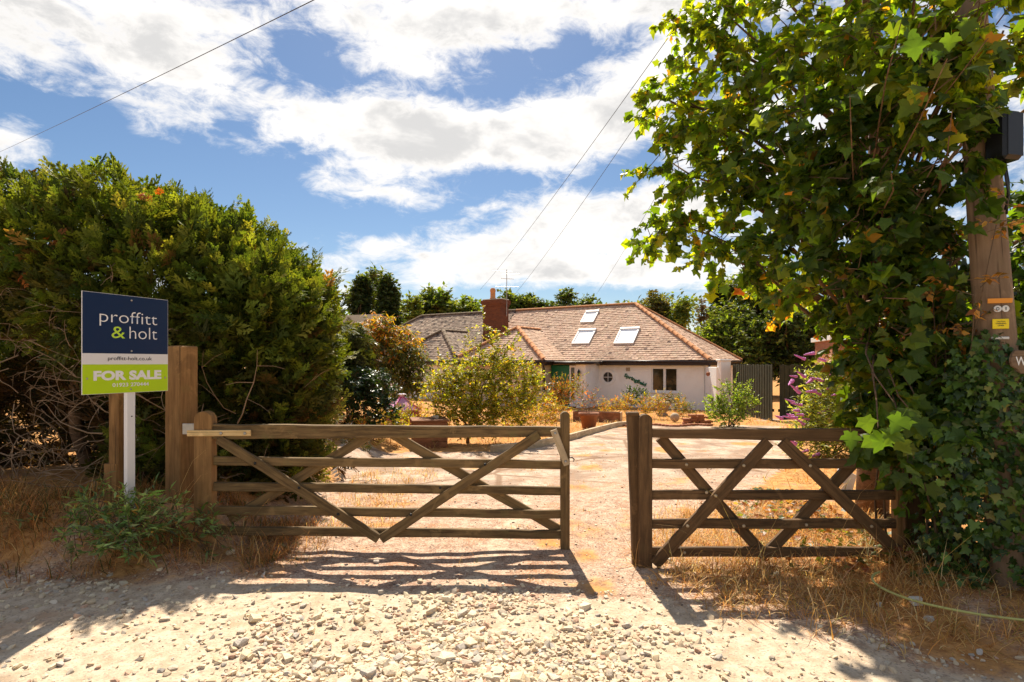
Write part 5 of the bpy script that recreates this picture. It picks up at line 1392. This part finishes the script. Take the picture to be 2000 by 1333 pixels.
small_plant('red_stemmed_shrub', 'reddish dying shrub in front of the green door', 1092, 0, 21.5, .8, 1.5, [((.36, .12, .035), 4), ((.22, .16, .03), 3), ((.12, .14, .03), 3), ((.45, .20, .04), 1)], 60, LANCE, .13, 150, droop=-.6, twl=.4)
small_plant('rosemary_bush', 'upright green shrub tinged red beside the glazed side light', 1128, 0, 21.0, .5, 1.7, [((.14, .15, .03), 3), ((.36, .14, .04), 2), ((.20, .20, .04), 2)], 61, LANCE, .11, 45, droop=-.6, twl=.35)
small_plant('climbing_rose', 'dark leafy rose growing against the white wall below the lettering', 1240, 0, 26.6, 1.3, 1.25, [((.03, .05, .02), 4), ((.05, .085, .03), 4), ((.10, .13, .04), 1)], 62, OVAL, .09, 110)
BP = ((1200, 22.0, .55, .75, WD, 'yellow border plant under the round window'), (1225, 23, .6, .85, WD, 'yellow-orange border plant below the green lettering'), (1180, 22.5, .4, .6, WD, 'small yellow border plant at the porch corner'), (1262, 22, .6, .85, WD, 'orange border plant just left of the stone urn'),
      (1285, 21.5, .5, .8, WD, 'orange border plant in front of the stone urn'), (1330, 22, .5, .75, WD, 'yellow border plant behind the stone ball'), (1344, 21.5, .4, .6, OG, 'green border plant beside the brick stack'), (1065, 17.0, .8, .9, WD, 'wide orange border plant between the middle bush and the latch post'), (1035, 16.0, .7, .8, WD, 'yellow border plant touching the right side of the middle bush'),
      (1090, 17.5, .6, .7, WD, 'orange border plant left of the terracotta pot'), (1000, 15.6, .7, .7, WD, 'orange border plant low behind the middle bush'), (745, 13.4, .5, .55, WD, 'orange border plant in front of the pink tent'), (785, 14.2, .6, .75, YG, 'yellow-green border plant left of the timber box'), (810, 15.5, .7, .8, WD, 'orange border plant behind the timber box'),
      (765, 13.0, .5, .6, YG, 'yellow-green grassy plant below the pink tent'), (690, 12.0, .5, .45, WD, 'orange plant at the foot of the dark glossy shrub'), (1320, 23.5, .4, .9, OG, 'thin green plant under the casement window'))
for i, (px, Y, w, h, cs, lab) in enumerate(BP):
    small_plant('border_plant', lab, px, 0, Y, w, h, cs, 64+i, LANCE, .085, int(40*w*h/.3)+14, group='border plants before the bungalow', droop=-.45, twl=.22)


# ------------------------------------------------------------------ garden objects
def box_planter():
    b = G(838, 872); e = link('timber_box', None, None, Matrix.Translation(b) @ Matrix.Rotation(math.radians(14), 4, 'Z'), label='low reddish-brown timber box with a lid, behind the left gate', cat='box')
    for i in range(4):
        for (x0, y0, x1, y1) in ((-.36, -.36, .36, -.36), (-.36, .36, .36, .36), (-.36, -.36, -.36, .36), (.36, -.36, .36, .36)):
            fx = (0, 1, 0) if y0 == y1 else (1, 0, 0); o = WM[e]
            p0, p1 = o @ Vector((x0, y0, .075+.145*i)), o @ Vector((x1, y1, .075+.145*i)); fv = o.to_3x3() @ Vector(fx)
            plank('side_board', p0, p1, .14, .03, M_BROWN, e, face=fv, seed=i+int(x0*10))
    MB().box((-.41, -.41, .585), (.41, .41, .63), .01).build('lid', M_BROWN, e)
    V, Fc = STONES[2]; link('stone', npmesh('stone', V, Fc, M_STONE, np.tile(np.array((.62, .52, .40)), (len(V), 1))), None, WM[e] @ Matrix.Translation((.12, -.1, .66)) @ Matrix.Scale(.11, 4), label='pale flat stone lying on the lid of the timber box', cat='stone')


M_BROWN = m_wood('red_brown_timber', (.16, .062, .028), (.34, .15, .07), mossamt=.25)
box_planter()


def pots():
    b = G(1150, 838); e = link('terracotta_pot', None, None, Matrix.Translation(b), label='large terracotta pot with a dying plant at the edge of the drive', cat='pot')
    MB().lathe([(.18, 0), (.20, .03), (.275, .40), (.315, .41), (.315, .49), (.285, .49), (.27, .43), (.02, .42)], 24).build('pot_body', M_TERRA, e, True)
    cl = [((b.x, b.y, b.z+.75), (.22, .22, .25), 26), ((b.x+.12, b.y, b.z+.95), (.1, .1, .2), 8), ((b.x-.2, b.y, b.z+.85), (.1, .1, .2), 8)]
    plant('potted_plant', 'twiggy reddish plant dying in the large terracotta pot', 'plant', b+Vector((0, 0, .44)), cl, LANCE, .08, [((.45, .13, .04), 3), ((.30, .14, .06), 3), ((.18, .17, .04), 2)], 81, per=6, droop=-.4, twl=.3, stems=.008)
    b = G(1294, 815); b.y = 23.5; b.x = (1294-1000)*23.5/F; b.z = float(gz(b.x, b.y)); e = link('stone_urn', None, None, Matrix.Translation(b), label='pale stone urn below the casement window', cat='pot')
    MB().lathe([(.22, 0), (.22, .06), (.14, .12), (.20, .22), (.30, .42), (.36, .52), (.36, .58), (.32, .58), (.28, .5), (.02, .5)], 22).build('urn_body', M_STONEPOT, e, True)
    cl = [((b.x, b.y, b.z+.72), (.30, .3, .16), 36)]
    plant('urn_plant', 'arching dry plant growing in the stone urn', 'plant', b+Vector((0, 0, .5)), cl, LANCE, .16, [((.20, .16, .04), 3), ((.30, .18, .06), 3), ((.12, .13, .03), 2)], 82, per=6, droop=.3, twl=.25, stems=.008)
    b = G(1318, 830); b.y = 20.0; b.x = (1318-1000)*20.0/F; b.z = float(gz(b.x, b.y))
    mb = MB(); mb.lathe([(.16*math.sin(math.pi*i/14)+.001, .16-.16*math.cos(math.pi*i/14)) for i in range(15)], 22); mb.build('stone_ball', M_STONEPOT, None, True, Matrix.Translation(b), label='round pale stone ball in the border by the wall', cat='ornament')
    b = G(1150, 822); t = link('timber_trough', None, None, Matrix.Translation((3.05, 20.3, float(gz(3.05, 20.3)))) @ Matrix.Rotation(math.radians(-22), 4, 'Z'), label='long low timber trough behind the terracotta pot', cat='planter')
    MB().box((-.85, -.2, 0), (.85, -.16, .36), .006).build('front_board', M_BROWN, t); MB().box((-.85, .16, 0), (.85, .2, .36), .006).build('back_board', M_BROWN, t)
    MB().box((-.85, -.159, 0), (-.81, .159, .36), .006).build('end_board', M_SILVER, t); MB().box((.81, -.159, 0), (.85, .159, .36), .006).build('end_board', M_SILVER, t)
    MB().box((-.809, -.158, .05), (.809, .158, .30)).build('soil', M_STEM, t)
    # stack of loose bricks
    c = at(1358, 832, 19.0); z0 = float(gz(c.x, c.y)); rg = random.Random(3); me = MB().box((-.1075, -.051, -.0325), (.1075, .051, .0325), .004); brick = pymesh('brick', me.V, me.F, M_BRICK1)
    e = empty('brick_stack', (c.x, c.y, z0), 'untidy stack of loose red bricks at the corner of the bungalow', 'bricks')
    for L, row in enumerate(((0, 1, 2, 3), (0, 1, 2, 3), (0, 1, 2), (1, 2, 3), (1, 2))):
        for q in row:
            for dp in (0, 1): link('brick', brick, e, Matrix.Translation((c.x-.3+.235*q+rg.uniform(-.03, .03)+.06*(L % 2), c.y+.13*dp+rg.uniform(-.02, .02), z0+.033+.067*L)) @ Matrix.Rotation(rg.uniform(-.25, .25), 4, 'Z'))
    # brick edging of the border
    ed = empty('brick_edging', G(1300, 834), 'row of red bricks edging the border along the drive', 'edging')
    for i in range(26):
        g_ = G(1205+i*7.2, 832.5+1.2*math.sin(i*.5)); link('brick', brick, ed, Matrix.Translation(g_+Vector((0, 0, .02+rg.uniform(0, .02)))) @ Matrix.Rotation(rg.uniform(-.2, .2), 4, 'Z') @ Matrix.Rotation(rg.uniform(-.12, .12), 4, 'X'))
    # timber kerb
    k = empty('timber_kerb', G(1110, 858), 'weathered timber kerb between the drive and the garden border', 'kerb')
    pts = [G(x, y) for x, y in ((960, 884), (1040, 876), (1112, 860), (1160, 846), (1205, 834), (1246, 831))]
    for i in range(5): plank('sleeper', pts[i]+Vector((0, 0, .05)), pts[i+1]+Vector((0, 0, .05)), .20, .09, M_SILVER, k, face=(-.5, 1, 0), seed=90+i)
    # pink play tent
    c = at(785, 790, 15.6); z0 = float(gz(c.x, c.y)); e = empty('play_tent', (c.x, c.y, z0), 'pink toy play tent half hidden behind the garden plants', 'tent')
    pk, ph = m_plain('pink_fabric', (.62, .30, .46), .8, .2, 6), m_plain('hot_pink_fabric', (.55, .06, .22), .8, .2, 6)
    h0, h1 = .55, .98-.1; w = .36
    V = [(-w, -w, 0), (w, -w, 0), (w, w, 0), (-w, w, 0), (-w, -w, h0), (w, -w, h0), (w, w, h0), (-w, w, h0), (0, 0, h1)]
    T = Matrix.Translation((c.x, c.y, z0)) @ Matrix.Rotation(.5, 4, 'Z')
    link('tent_wall', pymesh('tent_wall', V[:8], [(0, 1, 5, 4), (1, 2, 6, 5), (2, 3, 7, 6), (3, 0, 4, 7)], ph), e, T)
    link('tent_roof', pymesh('tent_roof', [(x*1.12, y*1.12, z-.03) if z == h0 else (x, y, z) for x, y, z in V[4:]], [(0, 1, 4), (1, 2, 4), (2, 3, 4), (3, 0, 4)], pk), e, T)
    mb = MB()
    for s in ((-1, -1), (1, -1), (1, 1), (-1, 1)): mb.tube([(s[0]*w*1.12, s[1]*w*1.12, h0-.03), (0, 0, h1)], .018, 5)
    mb.build('piping', ph, e, M=T)
    mb = MB(); rgx = random.Random(8)
    for i in range(9): a = i*.7; mb.tube([(0, 0, h1-.02), (.06*math.cos(a), .06*math.sin(a), h1+.06), (.12*math.cos(a), .12*math.sin(a), h1+.05)], [.02, .025, .006], 4)
    mb.build('frill', m_plain('white_frill', (.75, .70, .75), .8, .1, 9), e, M=T)
    # a pale slab leaning behind the right gate
    p0 = G(1648, 962); e = MB().box((-.10, -.02, 0), (.16, .02, .34), .008).build('paving_slab', M_UPVC, None, M=Matrix.Translation(p0+Vector((0, .1, -.03))) @ Matrix.Rotation(math.radians(28), 4, 'Y') @ Matrix.Rotation(math.radians(-20), 4, 'X'), label='pale slab leaning behind the right-hand gate', cat='slab')


pots()
# garden hose
hp = [(1722, 1118, .06), (1708, 1122, .08), (1702, 1131, .09), (1708, 1143, .10), (1730, 1158, .10), (1768, 1174, .10), (1815, 1188, .10), (1870, 1200, .10), (1930, 1210, .09), (2000, 1218, .08), (2080, 1224, .06)]
pts = []
for px, py, h_ in hp:
    g_ = G(px, py+h_*F/4.2*.9); pts.append(g_+Vector((0, 0, h_)))
fine = []
for i in range(len(pts)-1):
    for k in range(4): fine.append(pts[i].lerp(pts[i+1], k/4))
for it in range(3): fine = [fine[0]]+[(fine[i-1]+fine[i]*2+fine[i+1])/4 for i in range(1, len(fine)-1)]+[fine[-1]]
mb = MB(); mb.tube(fine, .0085, 7); mb.build('garden_hose', m_plain('hose', (.52, .50, .16), .45, .2, 20), None, True, label='pale yellow-green garden hose lying in the dry grass', cat='hose')
for i, (px, py, s, lab) in enumerate(((1790, 1180, .07, 'long pale stone lying beside the hose'), (1718, 1184, .035, 'small white stone in the grass left of the hose'), (1815, 1212, .04, 'pale stone just below the hose'), (1300, 1098, .05, 'rounded grey stone at the foot of the right gate'))):
    V, Fc = STONES[(i*3+1) % 14]; g_ = G(px, py)
    link('stone', npmesh('stone', V, Fc, M_STONE, np.tile(np.array((.66, .62, .54)), (len(V), 1))), None, Matrix.Translation(g_+Vector((0, 0, s*.3))) @ Matrix.Rotation(i, 4, 'Z') @ Matrix.Scale(s, 4), label=lab, cat='stone')

# ------------------------------------------------------------------ grasses and weeds
STRAW = [((.74, .47, .17), 5), ((.62, .34, .10), 4), ((.82, .60, .30), 4), ((.46, .23, .07), 1.6), ((.28, .26, .06), .9)]
rgg = np.random.default_rng(70)


def tufts(n_t, xr, yr, dens, per, spread):
    x = rgg.uniform(*xr, n_t); y = rgg.uniform(*yr, n_t); k = rgg.random(n_t) < dens(x, y); x, y = x[k], y[k]; n = len(x)
    return np.stack([np.repeat(x, per)+rgg.normal(0, spread, n*per), np.repeat(y, per)+rgg.normal(0, spread, n*per)], -1)


def d_right(x, y): return np.clip((1-.75*np.exp(-((x-3.1)/.5)**2-((y-3.95)/.45)**2))*sstep(.9, 1.6, x-.15*(y-4.5))*sstep(lane_edge(x)-.05, lane_edge(x)+.45, y)*(1-.6*sstep(5.0, 7.0, y))*(.25+1.3*fbm(x*2, y*2, 3, 4)), 0, 1)


p = tufts(2600, (.9, 3.7), (3.1, 6.6), d_right, 15, .05)
grass('dry_grass', 'bleached straw-coloured grass around the right gate', p, .13, STRAW, 71, lean=2.0, width=.0055)
p = tufts(60, (1.0, 3.4), (3.9, 4.9), lambda x, y: np.ones_like(x)*.8, 3, .03)
grass('seeding_grass', 'tall thin seeding grass stems in front of the right gate', p, .42, STRAW, 72, lean=.8, width=.004)
p = tufts(2300, (-6.5, -1.6), (4.2, 6.0), lambda x, y: np.clip(sstep(lane_edge(x)+.0, lane_edge(x)+.35, y)*sstep(-1.5, -2.5, x)*np.clip((fbm(x*1.7, y*1.7, 3, 6)-.34)*4, 0, 1), 0, 1), 15, .05)
grass('verge_grass', 'brown dry grass on the shaded verge below the sale board', p, .14, [((.60, .29, .09), 4), ((.38, .18, .06), 3), ((.60, .38, .15), 2), ((.10, .12, .03), 2.5)], 73, lean=1.3)
p = tufts(50, (-5.5, -2.2), (4.5, 5.2), lambda x, y: np.ones_like(x)*.9, 3, .03)
grass('seeding_grass', 'tall bleached grass stems in front of the tall brown gate post', p, .40, STRAW, 74, lean=.6, width=.004)
p = tufts(1500, (-2.5, 6.0), (4.4, 17.5), lambda x, y: np.clip((fbm(x*1.5, y*1.5, 3, 41)-.49)*5, 0, 1)*.8, 18, .07)
grass('drive_grass', 'sparse burnt grass tufts scattered over the dusty drive', p, .045, STRAW, 75, lean=1.2)
p = tufts(3300, (-5.5, 9.5), (7.0, 26), lambda x, y: (~inpoly(x, y, DRIVE) & ((y > 12.4) | (x > 3))).astype(float)*.7, 12, .14)
grass('border_grass', 'orange-brown dry grass in the garden beds before the bungalow', p, .13, STRAW, 76, lean=.9, width=.012)
p = tufts(260, (-2.4, -1.2), (5.5, 9.5), lambda x, y: np.ones_like(x)*.6, 14, .07)
grass('hedge_foot_grass', 'dry grass along the foot of the cypress behind the left gate', p, .10, STRAW, 77, lean=.9)
p = tufts(130, (-.9, .6), (3.2, 4.4), lambda x, y: np.clip((fbm(x*3, y*3, 2, 12)-.55)*8, 0, 1), 12, .03)
grass('lane_grass', 'few yellow grass tufts among the gravel of the lane', p, .04, STRAW, 78, lean=1.0, width=.004)
# green weeds under the board
rgw = np.random.default_rng(79); cl = []
for px, py, Y, r, n in ((150, 1035, 4.75, .2, 12), (215, 1020, 4.65, .2, 20), (280, 1020, 4.65, .18, 20), (248, 1030, 4.55, .15, 26), (250, 1060, 4.5, .12, 16), (262, 985, 4.6, .08, 6),  (330, 1020, 4.9, .16, 14), (100, 1010, 5.0, .16, 9), (370, 1040, 4.95, .15, 12), (190, 985, 4.9, .10, 7), (420, 1060, 4.95, .15, 10)):
    c = at(px, py, Y); cl.append((tuple(c), (r*1.2, r*.8, r*.7), n))
plant('weed_patch', 'grey-green leafy weeds at the foot of the white sign pole', 'weeds', (-3.4, 4.9, .2), cl, LANCE, .072, [((.20, .30, .12), 5), ((.28, .37, .17), 3), ((.12, .20, .06), 3), ((.40, .22, .07), .8)], 80, per=14, twl=.24, droop=.0, up=.8, stems=.005)

# ------------------------------------------------------------------ trees and woods beyond
TG = [((.115, .155, .025), 5), ((.155, .20, .03), 4), ((.22, .245, .045), 2), ((.07, .10, .02), 3)]
TL_ = [((.20, .26, .034), 5), ((.29, .32, .05), 3), ((.12, .17, .026), 4)]
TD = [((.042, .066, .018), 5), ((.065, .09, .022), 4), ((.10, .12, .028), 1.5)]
TB = [((.14, .13, .03), 4), ((.20, .15, .04), 3), ((.09, .10, .025), 3)]


def far_tree(label, px, ptop, pbot, wpx, Y, cols, seed, size=.34, n=16, kind='round', nt=34, name='broadleaf_tree', per=10):
    rg = np.random.default_rng(seed); x = (px-1000)*Y/F; zt = CH+(HZ-ptop)*Y/F; zb = CH+(HZ-pbot)*Y/F; R = wpx/2*Y/F; cl = []; zg = -.6
    n = int(n*1.6); nt = int(nt*.7)
    for i in range(n):
        t = rg.random()
        if kind == 'cone': r = R*(1-t*.92); a = rg.uniform(0, 6.283); q = r*.55; c = (x+q*math.cos(a), Y+q*math.sin(a), zb+(zt-zb)*t); s = (r*.55+.12, r*.55+.12, (zt-zb)*.10)
        else:
            d = unit(rg.normal(size=3)); k = rg.uniform(.35, .80); c = (x+d[0]*R*k, Y+d[1]*R*k, (zt+zb)/2+d[2]*(zt-zb)/2*k); r = R*rg.uniform(.20, .42); s = (r, r, r*.8)
        cl.append((c, s, nt))
    return plant(name, label, 'tree', (x, Y, zg), cl, OVAL, size, cols, seed+1, mat=M_FAR, trunk=((x, Y, (zt+zb)/2+.2), max(.12, R*.08), .06), group='trees beyond the bungalows', per=per, twl=size*2.2, twig_r=.012, droop=.15, up=.5, shell=.3)


far_tree('big round tree behind the two dark conifers', 732, 518, 670, 122, 58, TG, 201, .42, 24, nt=34)
far_tree('left of the two dark cone-shaped conifers', 706, 552, 690, 52, 48, TD, 203, .34, 26, 'cone', name='conifer_tree')
far_tree('right of the two dark cone-shaped conifers', 757, 556, 690, 56, 48, TD, 205, .34, 26, 'cone', name='conifer_tree')
far_tree('thin sparse tree left of the dark roof', 806, 572, 650, 44, 56, TL_, 207, .30, 10, nt=16)
far_tree('dark oak above the left end of the dark roof', 853, 555, 660, 80, 60, TG, 209, .42, 18)
far_tree('light green tree just left of the chimney', 910, 566, 660, 88, 62, TL_, 211, .40, 18)
far_tree('green tree right of the chimney, behind the aerial', 1000, 565, 660, 66, 66, TG, 213, .42, 14)
far_tree('dark green treetop over the orange ridge, right of the aerial', 1046, 566, 660, 72, 66, TG, 215, .42, 14)
far_tree('spiky dark treetop over the middle of the orange ridge', 1098, 568, 660, 70, 64, TD+TG, 217, .36, 16)
far_tree('low treetop above the right part of the orange ridge', 1140, 576, 660, 60, 66, TG, 219, .38, 10)
far_tree('olive feathery tree above the right hip of the roof', 1285, 566, 680, 76, 56, TB, 221, .32, 16)
far_tree('thin green tree right of the olive feathery tree', 1330, 562, 670, 46, 54, TL_, 223, .30, 10, nt=20)
far_tree('sparse brown tree against the cloud', 1374, 574, 660, 34, 55, [((.14, .08, .05), 3), ((.10, .08, .04), 2)], 225, .22, 10, nt=8)
far_tree('dark spruce left of the maple branches', 1410, 556, 690, 44, 44, TD, 227, .30, 24, 'cone', name='conifer_tree')
far_tree('leafy pale tree just below the maple branches', 1478, 500, 720, 150, 42, TL_+TG, 229, .30, 26, nt=34)
far_tree('bushy green tree right of the bungalow roof', 1435, 585, 770, 170, 39, TG+TL_, 231, .26, 30, nt=40)
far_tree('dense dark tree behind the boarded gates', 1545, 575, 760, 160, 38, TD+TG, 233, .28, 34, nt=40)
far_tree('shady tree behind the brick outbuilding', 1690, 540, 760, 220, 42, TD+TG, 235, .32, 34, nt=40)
far_tree('shady green tree at the far right behind the pole', 1900, 520, 780, 260, 36, TD+TG, 237, .32, 34, nt=36)
# wood closing the view
rgd = np.random.default_rng(240); n = 13000
x = rgd.uniform(-60, 60, n); top = 8.3+5.0*fbm(x*.16, x*0, 4, 5)
po = np.stack([x, 76+rgd.uniform(0, 8, n), -.6+rgd.random(n)**.6*top], -1)
V, Fc, C = scatter_np(OVAL, po, rgd.normal(size=(n, 3)), rgd.normal(0, .5, (n, 3))+np.array([0, -.4, .6]), rgd.uniform(.5, .95, n), pick(rgd, TG+TL_, n, .25))
link('distant_wood', npmesh('distant_wood', V, Fc, M_FAR, C), label='unbroken line of distant trees behind the bungalows', cat='wood', kind='stuff')
# neighbouring house glimpsed left of the orange shrub
c = at(640, 709, 40); e = link('neighbouring_house', None, None, Matrix.Translation((c.x, 40, -.6)) @ Matrix.Rotation(math.radians(-20), 4, 'Z'), label='grey-roofed house glimpsed between the cypress and the orange shrub', cat='house')
MB().box((-4, 0, -.3), (2.2, 6, 3.4)).build('wall', M_WALL, e)
mb = MB(); mb.add([(-4.4, -.4, 3.3), (2.6, -.4, 3.3), (2.6, 6.4, 3.3), (-4.4, 6.4, 3.3), (-4.4, 3, 5.9), (2.6, 3, 5.9)], [(0, 1, 5, 4), (2, 3, 4, 5), (1, 2, 5), (3, 0, 4)]); mb.build('roof', M_RIDGED, e)
MB().box((-.6, -.03, 1.3), (.7, .0, 2.6)).build('window', M_GLASS, e)
